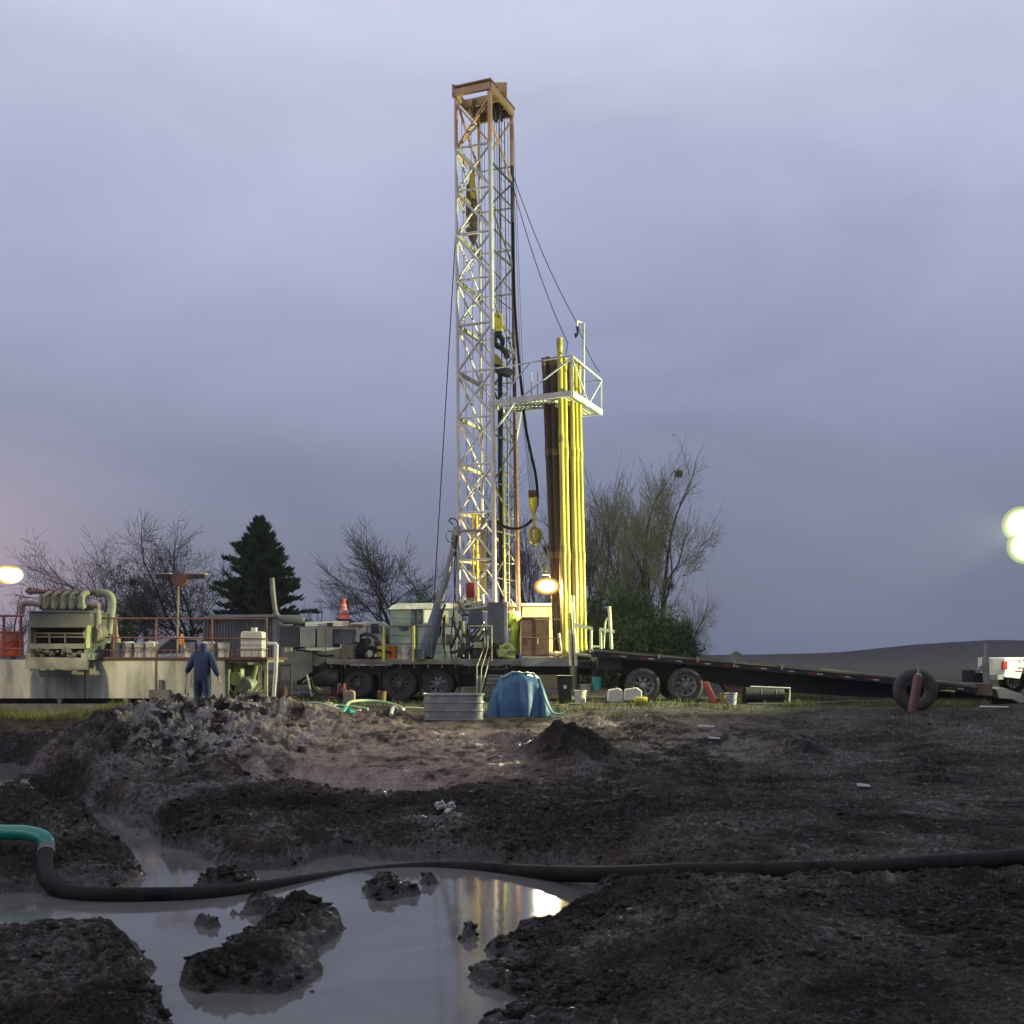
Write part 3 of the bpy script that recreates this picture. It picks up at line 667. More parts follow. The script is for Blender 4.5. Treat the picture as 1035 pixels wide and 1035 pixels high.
def hot_lens(name, cc, ce, s0, s1):          # a lens whose middle, over the lamp tube, is far hotter than its rim
    m = lens_mat(name, cc, 1); N = m.node_tree.nodes; L = m.node_tree.links; b = N['Principled BSDF']
    tc = N.new('ShaderNodeTexCoord'); mp = N.new('ShaderNodeVectorMath'); mp.operation = 'SUBTRACT'; mp.inputs[1].default_value = (.5, .5, .5); L.new(tc.outputs['Generated'], mp.inputs[0])
    fl = N.new('ShaderNodeVectorMath'); fl.operation = 'MULTIPLY'; fl.inputs[1].default_value = (2, 0, 2); L.new(mp.outputs[0], fl.inputs[0])
    ln = N.new('ShaderNodeVectorMath'); ln.operation = 'LENGTH'; L.new(fl.outputs[0], ln.inputs[0])
    r = N.new('ShaderNodeMapRange'); r.inputs['From Min'].default_value = 1.0; r.inputs['From Max'].default_value = .15; L.new(ln.outputs['Value'], r.inputs['Value'])
    p = N.new('ShaderNodeMath'); p.operation = 'POWER'; p.inputs[1].default_value = 2.2; L.new(r.outputs[0], p.inputs[0])
    q = N.new('ShaderNodeMath'); q.operation = 'MULTIPLY_ADD'; q.inputs[1].default_value = s0; q.inputs[2].default_value = s1; L.new(p.outputs[0], q.inputs[0]); L.new(q.outputs[0], b.inputs['Emission Strength'])
    mx = N.new('ShaderNodeMix'); mx.data_type = 'RGBA'; mx.inputs['A'].default_value = (*ce, 1); mx.inputs['B'].default_value = (*cc, 1); L.new(p.outputs[0], mx.inputs['Factor']); L.new(mx.outputs['Result'], b.inputs['Emission Color'])
    return m
GLOW = {lensw.name: hot_lens('hot_lens', (1, 1, .86), (.80, .95, .50), 12, .55), lenso.name: hot_lens('hot_lens_warm', (1, .88, .60), (1, .50, .14), 16, .45), lensl.name: hot_lens('hot_lens_west', (1, .86, .58), (1, .56, .24), 16, .5)}
def lamp_head(parent, c, direction, r, lm, hm=dark, wide=1.):
    c = Vector(c); d = Vector(direction).normalized(); h = MB()
    prof = [(0.02,-.42),(.25,-.40),(.45,-.28),(.8,-.05),(1,.05),(.97,.06),(.9,.02)]
    q = d.to_track_quat('Z', 'Y'); t = MB().lathe([(a*r, b*r) for a, b in prof], n=20); q0 = q; W_ = lambda v: Vector((v[0]*wide, v[1], v[2])) if abs((q @ Vector((1,0,0))).x) > .6 else Vector((v[0], v[1]*wide, v[2]))
    t.v = [tuple(q @ W_(v)+c) for v in t.v]
    ho = t.build('lamp_housing', hm, parent); t = MB().lathe([(.001, .15*r), (.5*r, .14*r), (.92*r, .09*r), (1.06*r, .04*r), (1.08*r, .0)], n=28); t.v = [tuple(q @ W_(v)+c) for v in t.v]
    t.build('lens', GLOW[lm.name], ho)
    return ho
# ------------------------------------------------------------------ wheels
def wheel(parent, c, r, w, rim_m=rimm, hole=True, holes=10):
    c = Vector(c)                              # axis along Y, outer face towards -Y
    t = MB(); ri = r*.60
    t.lathe([(ri, -w*.42),(r*.80,-w*.5),(r*.93,-w*.46),(r*.985,-w*.36),(r,-w*.2),(r,w*.2),(r*.985,w*.36),(r*.93,w*.46),(r*.80,w*.5),(ri,w*.42),(ri,-w*.42)], c, 'Y', 36)
    for k in range(28):
        a = 2*math.pi*k/28; d = Vector((math.cos(a), 0, math.sin(a)))
        t.bar(c+d*r*.985+Vector((0,-w*.40,0)), c+d*r*1.0+Vector((0, w*.40, 0)), r*.10, r*.03)
    wh = t.build('wheel', rubber, parent)
    g = MB(); g.lathe([(ri*1.0,-w*.40),(ri*.96,-w*.45),(ri*.90,-w*.40),(ri*.86,-w*.10)], c, 'Y', 36)
    g.lathe([(ri*.52,-w*.22),(ri*.50,-w*.12),(ri*.0+.001,-w*.12)], c, 'Y', 24)
    for k in range(holes):                     # the disc is left open between the webs: hand holes
        a0 = 2*math.pi*(k+.17)/holes; a1 = 2*math.pi*(k+.83)/holes; vs = []
        for rr, yy in ((ri*.50,-w*.21),(ri*.88,-w*.12)):
            for a in (a0, (a0+a1)/2, a1): vs.append(c+Vector((math.cos(a)*rr, yy, math.sin(a)*rr)))
        g.add(vs, [(0,1,4,3),(1,2,5,4)])
    g.build('rim', rim_m, wh)
    h = MB().lathe([(ri*.30,-w*.22),(ri*.28,-w*.42),(ri*.18,-w*.47),(.001,-w*.47)], c, 'Y', 18)
    for k in range(10):
        a = 2*math.pi*k/10; h.lathe([(.022,-w*.22),(.020,-w*.30),(.001,-w*.30)], c+Vector((math.cos(a)*ri*.42,0,math.sin(a)*ri*.42)), 'Y', 6)
    h.build('hub', rim_m, wh)
    return wh

# ------------------------------------------------------------------ drilling rig
rig = thing('drilling_rig', 'truck-mounted drilling rig with tall white lattice mast and tan crown standing on pale deck', 'drilling rig', (P(430,707,33).x, 33, 1.12))
mb = MB(); mb.pbox(330, 666.4, 527, 671.5, 32.4, 2.9)
for i in range(14): mb.pbox(334+i*14, 671.5, 335.2+i*14, 675, 32.42, .05)
mb.build('deck', mat('deck_steel', (.24,.23,.20), .6, dirt=(.13,.11,.09)), rig, bevel=.008)
MB().pbox(527, 664, 575.5, 673.5, 32.1, 2.6).build('rear_beam', lgrey, rig, bevel=.01)
MB().pbox(575.5, 668, 604, 676, 32.3, 2.2).build('tail_deck', dark, rig, bevel=.01)
mb = MB(); mb.pbox(318, 673, 606, 682, 32.9, .25); mb.pbox(318, 673, 606, 682, 34.2, .25)
for x in (350, 385, 424, 470, 520, 560, 590): mb.pbox(x, 674, x+6, 681, 33.15, 1.05)
mb.pbox(462, 682, 480, 694, 33.3, 1.0); mb.pbox(520, 682, 545, 690, 33.3, .9)
mb.build('chassis', black, rig)
for x, r, rm in ((363, .43, rimd), (404, .52, rimd), (443, .475, rimm)):
    for D in (32.95, 34.75):
        c = P(x, 664, D); c.x = (x-CX)*32.95/F; c.z = hz(c.x, D)+r*.97 if D > 33 else max(hz(c.x, D)+r*.96, EYE-(691-HOR)*D/F)
        wheel(rig, c, r, .34, rm, holes=8 if rm is rimm else 10)
for x in (345, 384, 424, 464):
    a = P(x, 674, 32.7); b = P(x, 700, 32.7); MB().box(a.x-.015, 32.75, b.z, a.x+.015, 33.35, a.z).build('mudflap', black, rig)
# left body: grey tank body and boxes
mb = MB(); mb.pprism([(281,659),(302,658),(316,657.5),(316,688),(281,688)], 32.7, 2.0); mb.pprism([(316,660),(345,655),(345,671),(316,674)], 32.75, 1.9)
mb.build('front_body', mat('weathered_grey_body', (.19,.195,.165), .6, dirt=(.10,.095,.08), damt=.6), rig, bevel=.02)
mb = MB(); mb.pbox(303, 634, 318.5, 654, 32.8, 1.5); mb.pbox(320.5, 634, 336, 654, 32.8, 1.5)
for x in (305, 323):
    a = P(x, 637, 32.79); mb.box(a.x, 32.775, a.z-.03, a.x+.06, 32.8, a.z)
mb.build('side_locker', lgrey, rig, bevel=.01)
mb = MB(); mb.pbox(336.5, 636.5, 356, 651, 32.9, 1.4); mb.build('radiator_panel', bluegrey, rig, bevel=.01)
MB().pprism([(336,633.2),(358,633.8),(358,636.5),(336,636)], 32.8, 1.6).build('locker_lid', lgrey, rig)
MB().pbox(345, 652, 357.5, 666.2, 32.6, 1.2).build('tool_box', mat('olive_box', (.20,.185,.12), .6), rig, bevel=.01)
mb = MB(); mb.tube([P(275,584,32.9), P(276,598,32.9), P(277.5,612,32.9), P(279,620,32.9), P(283,625,32.9), P(289,626.5,32.9)], .075, 10)
mb.build('exhaust_pipe', mat('sooty_pipe', (.25,.24,.20), .5), rig)
mb = MB(); a = P(285,626.3,32.9); mb.lathe([(.001,0),(.10,0),(.14,.04),(.14,.62),(.10,.68),(.05,.70),(.05,.85)], a, 'X', 16); mb.build('muffler', mat('muffler_steel', (.16,.155,.14), .5), rig)
mb = MB(); mb.pbox(281, 632, 302, 654, 33.1, 1.4)
for i in range(8): mb.pbox(282.5+i*2.4, 634, 283.4+i*2.4, 652, 33.06, .04)
mb.build('radiator', bluegrey, rig)
# fuel tank under the body, brackets, hoses
mb = MB(); a = P(318, 684, 33.0); mb.lathe([(.001,0),(.26,.0),(.30,.03),(.30,.72),(.26,.76),(.001,.76)], a, 'X', 20); mb.build('fuel_tank', mat('dirty_tank', (.10,.095,.08), .5), rig)
mb = MB()
for k in range(4): mb.tube(smooth_path([P(303+k*3, 688-k*2, 32.5), P(318+k*2, 682-k*3, 32.4), P(330, 676-k*2, 32.45), P(336, 671.5, 32.5)]), .03, 6)
mb.build('hydraulic_hose', hoseb, rig)
# engine behind the rail
mb = MB(); mb.pbox(358, 652, 372, 666, 33.2, 1.3); mb.pbox(361, 645, 369, 652, 33.5, .7); mb.pbox(373, 655, 384, 666, 33.3, 1.1)
for x, y, r in ((363, 659, .14), (377, 658, .16), (371, 648, .12), (381, 650, .10)):
    a = P(x, y, 33.1); mb.lathe([(.001,-.05),(r*.7,-.05),(r,.0),(r,.10),(.001,.12)], a, 'Y', 14)
mb.tube(smooth_path([P(359,650,33.4), P(364,643,33.4), P(372,641,33.5), P(380,645,33.4), P(384,655,33.3)]), .06, 8)
mb.tube(smooth_path([P(366,664,33.0), P(372,654,33.0), P(381,656,33.0), P(386,664,33.0)]), .035, 8)
mb.build('engine', black, rig)
mb = MB(); a = P(373.5, 661, 33.0); mb.lathe([(.001,-.10),(.10,-.10),(.12,.0),(.12,.1),(.001,.12)], a, 'Y', 14); mb.build('filter', plastic, rig)
mb = MB(); a = P(360, 643, 33.2); b = P(361, 632, 33.2); mb.tube([P(360.5,649,33.2), P(360.5,637,33.2)], .09, 10); mb.tube([P(360.5,637,33.2), P(360.5,633.5,33.2)], .04, 8); mb.build('air_cleaner', plastic, rig)
# deck railing
mb = MB()
for x in (329, 345.5, 357.5, 371): mb.tube([P(x, 633, 32.45), P(x, 671, 32.45)], .016, 6)
mb.tube([P(310, 633.5, 32.45), P(460, 633, 32.45)], .014, 6); mb.tube([P(357, 651, 32.45), P(460, 651, 32.45)], .010, 6)
for x in (436, 449, 460): mb.tube([P(x, 633, 32.45), P(x, 667, 32.45)], .014, 6)
mb.build('deck_railing', rust, rig)
for x in (388, 418): MB().tube([P(x, 632.5, 32.42), P(x, 669, 32.42)], .045, 8).build('rail_post', mat('yellow_post', (.60,.60,.14), .5), rig)
# raising ram
mb = MB(); mb.tube([P(429.5,665,32.7), P(444,612,33.2)], [.26,.17], 16); rm = mb.build('raising_ram', mat('ram_blue_grey', (.09,.125,.17), .35), rig)
MB().tube([P(444,612,33.2), P(461,543,33.5)], .105, 14).build('piston_rod', mat('ram_grey', (.24,.25,.27), .3), rm)
mb = MB(); mb.tube([P(444,613,33.2), P(445,609,33.2)], .185, 16); mb.build('ram_collar', greyp, rm); mb = MB(); mb.tube([P(460,546,33.45), P(462.5,536,33.5)], .14, 10)
mb.tube(smooth_path([P(462,543,33.3), P(455,548,33.3), P(451,543,33.3), P(453,537,33.3), P(460,538,33.3)]), .018, 6); mb.build('ram_eye', greyp, rm)
mb = MB(); mb.tube(smooth_path([P(456,547,33.4), P(461,560,33.3), P(460,590,33.3), P(458,620,33.2), P(455,650,33)]), .018, 5)
mb.tube(smooth_path([P(458,530,33.4), P(454,526,33.3), P(458,524,33.3), P(463,530,33.3), P(461,550,33.3), P(459,580,33.3), P(461,612,33.2)]), .018, 5)
mb.build('ram_hose', hoseb, rig)
# substructure and cabinets
mb = MB(); mb.pbox(492.5, 608.5, 509.5, 650, 32.5, .55)
for y0 in (614, 646): mb.pbox(492, y0, 493.2, y0+3, 32.47, .03)
a = P(507, 630, 32.48); mb.box(a.x-.015, 32.45, a.z-.08, a.x+.015, 32.5, a.z+.05)
mb.build('control_cabinet', mat('cabinet_grey', (.13,.155,.17), .4, dirt=(.10,.11,.12), damt=.3), rig, bevel=.01)
MB().pbox(509.6, 608, 513, 650.5, 32.55, .5).build('cabinet_lit_side', white, rig, bevel=.01)  # light falling on the cabinet's right side, put in as white paint
mb = MB(); mb.pbox(474, 617, 487, 635, 32.7, .6); mb.pbox(476, 619.5, 484, 621.5, 32.68, .03); mb.build('gauge_box', bluegrey, rig, bevel=.01)
MB().pbox(487.2, 618, 490, 628, 32.75, .3).build('box_door', plastic, rig)
MB().pbox(471, 589, 480, 604, 32.75, .22).build('fire_box', redp, rig, bevel=.015)
MB().pbox(480.2, 590, 483, 602, 32.8, .2).build('white_panel', plastic, rig)
mb = MB(); hp = mat('handle_paint', (.55,.66,.25), .5); mb.pbox(479, 649, 488, 655, 32.6, .25); mb.build('lever_cover', hp, rig, bevel=.02)
mb = MB()
for (x0,y0,x1,y1,r) in ((465,628,478,650,.035),(478,640,490,622,.03),(470,652,485,636,.03),(468,640,468,664,.035),(474,636,474,666,.03),(489,640,489,664,.03),(466,622,490,620,.03),(462,664,490,645,.04),(482,655,500,660,.05),(455,660,475,655,.05),(463,608,470,622,.05),(456,655,466,630,.045)):
    mb.tube([P(x0,y0,32.9), P(x1,y1,32.8)], r, 6)
mb.pbox(465, 655, 500, 666, 33.0, 1.4); mb.pbox(492, 651, 512, 666, 33.2, 1.2); mb.pbox(462,610,492,616,33.3,1.2)
for (x, y, r) in ((483, 660, .15), (468, 657, .13), (497, 658, .16)):
    mb.lathe([(.001,-.08),(r,-.06),(r,.1),(.001,.12)], P(x,y,32.9), 'Y', 12)
mb.build('drawworks_frame', dark, rig)
mb = MB()
for (x0,y0,x1,y1,r) in ((483,643,489,633,.035),(485,647,490,640,.03),(468,628,469,640,.05),(469,644,470,650,.04)): MB().tube([P(x0,y0,32.6), P(x1,y1,32.6)], r, 6).build('lever', mat('lever_paint', (.62,.68,.30), .5), rig)

mb = MB(); 
for x0, y0, x1, y1 in ((505,655,514,651),(514,651,519,658),(506,662,520,665),(504,656,506,664),(510,660,517,656)): mb.tube([P(x0,y0,32.5), P(x1,y1,32.5)], .075, 8)
mb.lathe([(.001,-.1),(.13,-.1),(.13,.1),(.001,.1)], P(508,659,32.5), 'Y', 12); mb.lathe([(.001,-.06),(.1,-.06),(.1,.1),(.001,.1)], P(518,664,32.5), 'Y', 12)
mb.build('valve_manifold', mat('lime_valve', (.42,.50,.14), .5), rig)
mb = MB(); rp = random.Random(12)
for k in range(26):
    x = rp.uniform(444, 503); y = rp.uniform(612, 655); D = rp.uniform(32.8, 33.6); dx = rp.uniform(-9, 9); q = [P(x,y,D), P(x+dx*.3,y+rp.uniform(4,10),D), P(x+dx,y+rp.uniform(12,22),D), P(x+dx*1.3,min(y+rp.uniform(24,40),664),D)]
    mb.tube(smooth_path(q), rp.choice((.018,.025,.04,.055)), 6)
mb.build('deck_piping', mat('oily_pipe', (.10,.105,.095), .45, dirt=(.045,.04,.035)), rig)
mb = MB()
for k in range(10):
    x = rp.uniform(446, 500); y = rp.uniform(640, 660); D = rp.uniform(32.5, 33.0); c = P(x,y,D); s = rp.uniform(.05,.12); mb.box(c.x-s, D, c.z-s, c.x+s, D+2*s, c.z+s*rp.uniform(.6,1.4))
mb.build('valve_blocks', mat('valve_block_grey', (.24,.26,.22), .5, dirt=(.10,.10,.08)), rig, bevel=.01)
for k in range(9):
    x = rp.uniform(300, 380); y = rp.uniform(656, 668); D = 32.5; MB().tube(smooth_path([P(x,y,D), P(x+rp.uniform(3,9),y+rp.uniform(-5,5),D-.05), P(x+rp.uniform(10,22),y+rp.uniform(-2,6),D)]), rp.choice((.015,.025,.035)), 6).build('body_hose', hoseb, rig)
# steps
st = MB()
for k, y in enumerate((675.5, 683.5, 691.5, 699.5)):
    x0 = 494-k*2.4; st.pbox(x0, y, x0+20, y+1.2, 32.1-.14*k, .22)
st.bar(P(513,672,32.35), P(505,706,31.75), .03, .14); st.bar(P(494,672,32.35), P(485,706,31.75), .03, .14)
st.build('steps', dark, rig)
mb = MB(); hr = mat('handrail_paint', (.34,.33,.20), .5)
mb.tube([P(490,642,32.2), P(489,655,32.2), P(482,673,31.8), P(482,703,31.6)], .014, 6); mb.tube([P(493,642,32.3), P(493,655,32.2), P(486.5,676,31.8), P(486,703,31.6)], .014, 6)
mb.tube([P(497,633,32.3), P(497,668,32.3)], .022, 6); mb.tube([P(495,664,32.2), P(486,700,31.7)], .018, 6); mb.tube([P(473,633,32.3), P(497,633,32.3)], .02, 6)
mb.build('stair_handrail', hr, rig)
# rear guard rails, lit posts
gp = mat('lit_rail_paint', (.72,.74,.50), .45)  # white rails tinted yellow: lamplight put into the paint
mb = MB(); mb.tube([P(579,602,31.9), P(580,630,31.9), P(582.5,673,31.9)], .05, 8); mb.tube([P(575.5,636,31.95), P(577,673,31.95)], .045, 8)
mb.bar(P(579,631,31.9), P(599,635.5,31.9), .09, .09); mb.tube([P(597.5,635,31.9), P(597.5,660,31.9)], .042, 8); mb.tube([P(583,661,31.9), P(597,663,31.9), P(600,668,31.9), P(604,664,31.9)], .045, 8)
mb.tube([P(598,653.5,32), P(607,654,32)], .035, 8); mb.build('guard_rail', gp, rig)
mb = MB(); mb.tube([P(607,636,32.1), P(607.5,656,32.1)], .045, 8); mb.bar(P(606,636,32.1), P(621,638.5,32.1), .09, .09); mb.tube([P(615.8,613,32.1), P(616.5,624,32.1), P(618,656,32.1)], .05, 8)
mb.tube(smooth_path([P(610,655,32.2), P(611,637,32.2), P(612.5,627,32.2), P(616,624,32.1)]), .03, 6); mb.build('guard_rail', gp, rig)
mb = MB(); mb.pbox(560.5, 606, 564.5, 656, 32.9, .12); mb.tube([P(564.5,640,32.8), P(567,658,32.8)], .05, 6); mb.build('lamp_post', mat('lamp_post_paint', (.66,.64,.42), .45), rig)
# jack legs
for x in (580, 338, 512):
    m_ = mat('green_jack', (.20,.26,.12), .5) if x == 580 else dark
    D = 32.0 if x == 580 else 33.0; mb = MB(); gz = hz(P(x,700,D).x, D); a = P(x, 672, D); mb.tube([(a.x, D, a.z), (a.x, D, gz+.12)], .11, 12); mb.lathe([(.001,.14),(.10,.14),(.26,.05),(.26,-.02),(.001,-.02)], (a.x, D, gz), 'Z', 16); mb.build('jack_leg', m_, rig)

# ------------------------------------------------------------------ mast (part of the rig) and its pieces
ZT = 19.28; ZB = 2.36
TOP = [((460.8-CX)*33.43/F, 33.43), ((495-CX)*33.0/F, 33.0), ((517-CX)*34.6/F, 34.6)]
BOT = [((464.5-CX)*33.43/F, 33.43), ((500.5-CX)*33.0/F, 33.0), ((523-CX)*34.6/F, 34.6)]
for q in (TOP, BOT): q.append((q[0][0]+q[2][0]-q[1][0], q[0][1]+q[2][1]-q[1][1]))
def LP(c, z):
    t = (z-ZB)/(ZT-ZB); return Vector((BOT[c][0]+(TOP[c][0]-BOT[c][0])*t, BOT[c][1]+(TOP[c][1]-BOT[c][1])*t, z))
def Bz(py): return EYE-(py-HOR)*33.0/F
mast = bpy.data.objects.new('mast', None); mast.parent = rig; COL.objects.link(mast)
shade_steel = mat('shaded_dark_steel', (.10,.095,.10), .5, dirt=(.06,.045,.04))  # dark tone stands in for the mast's unlit side; sheaves share it
mwhite = mat('mast_white', (.80,.81,.78), .42, dirt=(.60,.58,.50), damt=.3)
ZS = Bz(144)
for c, r, m_, zb in ((0, .052, mwhite, Bz(620)), (1, .072, mwhite, Bz(662)), (2, .062, shade_steel, Bz(664)), (3, .05, mwhite, Bz(640))):
    MB().tube([LP(c, zb), LP(c, ZS)], r, 12).build('mast_leg', m_, mast)
    MB().tube([LP(c, ZS), LP(c, ZT)], r*1.05, 12).build('upper_leg', tanp, mast)
lev = [Bz(y) for y in (144, 188, 232.5, 279, 325, 373, 420, 468, 517, 565, 612)]
a_ = MB(); b_ = MB(); c_ = MB()
for i, z in enumerate(lev):
    a_.tube([LP(0, z), LP(1, z)], .034 if i % 2 else .042, 6)
    MB().bar(LP(0, z), LP(3, z), .10, .10).build('side_girt', mat('lit_girt_paint', (.50,.52,.36), .5, dirt=(.34,.33,.22)), mast); a_.tube([LP(3, z), LP(2, z)], .03, 6)  # girts tinted yellowish to carry lamplight in their colour
    if i < 10: c_.tube([LP(1, z-.55), LP(2, z-.55)], .035 if i % 2 == 0 else .02, 6)
    if i < len(lev)-1:
        z2 = lev[i+1]
        a_.tube([LP(0, z-.03), LP(1, z2+.03)], .04, 6); a_.tube([LP(1, z-.03), LP(0, z2+.03)], .04, 6)
        a_.tube([LP(0, z2) , LP(3, z)], .032, 6)
        a_.tube([LP(3, z), LP(2, z2)], .03, 6); a_.tube([LP(0, z-.05), LP(3, z2+.05)], .035, 6)
        c_.tube([LP(1, z-.55), LP(2, z2-.55)] if i % 2 else [LP(2, z-.55), LP(1, z2-.55)], .032, 6)
a_.build('lattice_bracing', mwhite, mast)
c_.build('rear_bracing', shade_steel, mast)
a_ = MB()
for zt, zb in ((ZT-.05, (ZT+ZS)/2), ((ZT+ZS)/2, ZS)):
    if zt > ZT-.1: a_.bar(LP(0, ZT-.15), LP(1, ZT-1.55), .11, .05); a_.bar(LP(1, ZT-.15), LP(0, ZT-1.55), .11, .05)
a_.bar(LP(0, ZS), LP(1, ZS), .05, .05); a_.build('crown_cross_brace', tanp, mast); a_ = MB(); a_.tube([LP(0, ZT), LP(3, ZS)], .04, 6); a_.tube([LP(3, ZT), LP(0, ZS)], .035, 6); a_.tube([LP(2, ZT-.1), LP(1, ZS-.3)], .035, 6); a_.tube([LP(1, ZT-.8), LP(2, ZS-.5)], .035, 6)
a_.build('crown_side_brace', tanp, mast)
# gusset plates on the side girts
for z, s in ((ZS, .75), (ZS-1.3, .5)):
    a_ = MB(); p = LP(0, z); q = LP(3, z); d = (q-p).normalized(); a_.prism([p, p+d*s, p+d*s+Vector((0,0,-.25)), p+Vector((0,0,-.22))], (.03, 0, 0)); a_.build('gusset_plate', tanp, mast)
# crown: box beams, top plate, sheaves
cr_ = MB(); ct_ = Vector((sum(TOP[i][0] for i in range(4))/4, sum(TOP[i][1] for i in range(4))/4, ZT))
def CP(c, z, k=1.05): p = LP(c, ZT); p = ct_+(p-ct_)*k; p.z = z; return p
for i, j in ((0,1),(1,2),(2,3),(3,0)): cr_.bar(CP(i, ZT+.14), CP(j, ZT+.14), .10, .22)
cr_.bar(CP(0,ZT+.12)*.62+CP(3,ZT+.12)*.38, CP(1,ZT+.12)*.62+CP(2,ZT+.12)*.38, .10, .24); cr_.bar(CP(0,ZT+.12)*.35+CP(3,ZT+.12)*.65, CP(1,ZT+.12)*.35+CP(2,ZT+.12)*.65, .10, .24)
cr_.build('crown_frame', tanp, mast, bevel=.008)
cr_ = MB(); e = [CP(i, ZT+.28, 1.14) for i in range(4)]
def lerp(a, b, t): return a+(b-a)*t
cr_.prism([lerp(e[0],e[3],.0), lerp(e[1],e[2],.0), lerp(e[1],e[2],.08), lerp(e[0],e[3],.08)], (0,0,.05))
cr_.prism([lerp(e[0],e[3],.46), lerp(e[1],e[2],.46), e[2], e[3]], (0,0,.05))
cr_.prism([lerp(lerp(e[0],e[3],.08),lerp(e[1],e[2],.08),.75), lerp(e[1],e[2],.08), lerp(e[1],e[2],.30), lerp(lerp(e[0],e[3],.30),lerp(e[1],e[2],.30),.75)], (0,0,.05))
for k in range(9):
    t = .5+k*.055; cr_.bar(lerp(e[0],e[3],t)+Vector((.05,0,-.03)), lerp(e[1],e[2],t)+Vector((-.05,0,-.03)), .03, .05)
cr_.build('crown_deck', mat('crown_rust', (.42,.28,.14), .7, dirt=(.22,.13,.06)), mast)
cr_ = MB(); mid = lerp(e[1], e[2], .45); cr_.box(mid.x-.25, mid.y, ZT+.33, mid.x+.15, mid.y+.5, ZT+.62); p = e[0]; cr_.box(p.x+.0, p.y-.02, ZT+.1, p.x+.1, p.y+.25, ZT+.38)
cr_.build('crown_guard', tanp, mast, bevel=.01)
for k in range(3):
    t = .35+.14*k; c0 = lerp(lerp(e[0], e[3], .7), lerp(e[1], e[2], .7), t+.2); MB().lathe([(.06,-.03),(.27,-.035),(.30,-.045),(.26,-.0),(.30,.045),(.27,.035),(.06,.03),(.06,-.03)], (c0.x, c0.y, ZT-.02), 'X', 20).build('sheave', shade_steel, mast)
c0 = lerp(lerp(e[0], e[3], .4), lerp(e[1], e[2], .4), .3); MB().lathe([(.06,-.03),(.24,-.035),(.28,-.045),(.24,0),(.28,.045),(.24,.035),(.06,.03),(.06,-.03)], (c0.x, c0.y, ZT-.05), 'X', 20).build('sheave', shade_steel, mast)
# ladder on the open side
ld = MB()
def RP(t, z, off=.08): return lerp(LP(1, z), LP(2, z), t)+Vector((-off, .0, 0))
for t in (.42, .66): ld.tube([RP(t, 2.5, .0), RP(t, ZT-.4, .0)], .016, 6)
for k in range(54): ld.tube([RP(.42, 2.6+k*.3, 0), RP(.66, 2.6+k*.3, 0)], .009, 4)
ld.build('ladder', greyp, mast)
# yellow feed cylinders low in the mast, white counterweight guide, tan plates up high
mb = MB(); mb.tube([P(477.5,520,34.2), P(479,610,34.2)], .035, 8); mb.tube([P(481.5,520,34.2), P(483,612,34.2)], .05, 8); mb.bar(P(472,521,34.2), P(484,519,34.2), .09, .09); mb.build('feed_cylinder', mat('amber_yellow', (.58,.44,.03), .45), mast)
mb = MB(); mb.pprism([(486,522),(491,524),(492,600),(484,600)], 34.5, .15); mb.build('guide_plate', mat('brown_guide', (.14,.12,.08), .6), mast)
mb = MB(); mb.pprism([(471.5,182),(480,182),(482.5,205),(482.5,238),(479,248),(474,240),(470.5,232),(471,200)], 34.3, .14); mb.build('counterweight', mat('counterweight_brown', (.20,.135,.06), .6), mast)
mb = MB(); mb.pprism([(474,165),(479.5,166),(480.5,200),(475.5,200)], 34.2, .1); mb.build('counterweight_hanger', mat('amber_yellow', (.58,.44,.03)), mast)
mb = MB(); mb.tube([P(508.5,470,33.6), P(511,640,33.6)], .035, 8); mb.build('standpipe', mat('lime_pipe', (.45,.52,.14), .5), mast)
mb = MB(); mb.tube([P(519.5,380,34.3), P(522.5,500,34.3), P(525.5,660,34.2)], .05, 8); mb.build('rear_pipe', brown, mast)
mb = MB()
for (x0,x1,D) in ((466.5,474,34.4),(487,488,34.3),(489.5,493,34.5),(476,479.5,34.6)): mb.tube([P(x0,112,D), P(x1,610,D)], .010, 4)
for (x0,x1,D) in ((499.5,502,33.6),(502,503.5,33.6),(504.2,504.8,33.6),(506.8,506.2,33.6)): mb.tube([P(x0,112,D), P(x1,318,33.7)], .013, 4)
for (x0,x1,D) in ((510,514,34.0),(513,518,34.1)): mb.tube([P(x0,112,D), P(x1,640,D)], .010, 4)
mb.build('hoist_line', wirem, mast)
mb = MB(); mb.tube(smooth_path([P(518.5,225,34.3), P(520,300,34.2), P(524,360,34), P(528,400,33.8), P(531,430,33.6), P(536,455,33.4), P(541,478,33.2), P(543.2,498,33.1), P(543,512,33.1)]), .042, 8); mb.build('mud_hose', hoseb, mast)
# base shoes, bright fittings
for c in (0, 1, 3):
    p = LP(c, Bz(612 if c != 1 else 655)); MB().box(p.x-.14, p.y-.14, p.z-.12, p.x+.14, p.y+.14, p.z).build('leg_shoe', white, mast, bevel=.01)
mb = MB()
for (x, y, s) in ((468,608,.1),(473,609,.12),(480,611,.12),(466,614,.14),(477,606,.08),(486,609,.08)):
    p = P(x, y, 33.0); mb.box(p.x-s, 33.0, p.z-s*.6, p.x+s, 33.0+s*2, p.z+s*.6)
mb.tube([P(465,617,33), P(492,613,33)], .05, 6); mb.build('mast_base', white, mast, bevel=.01)
mb = MB(); mb.tube([P(463,536.5,33.3), P(492,536.5,32.95)], .05, 8); mb.pbox(458,532,466,541,33.25,.2); mb.build('mast_clamp', lgrey, mast)

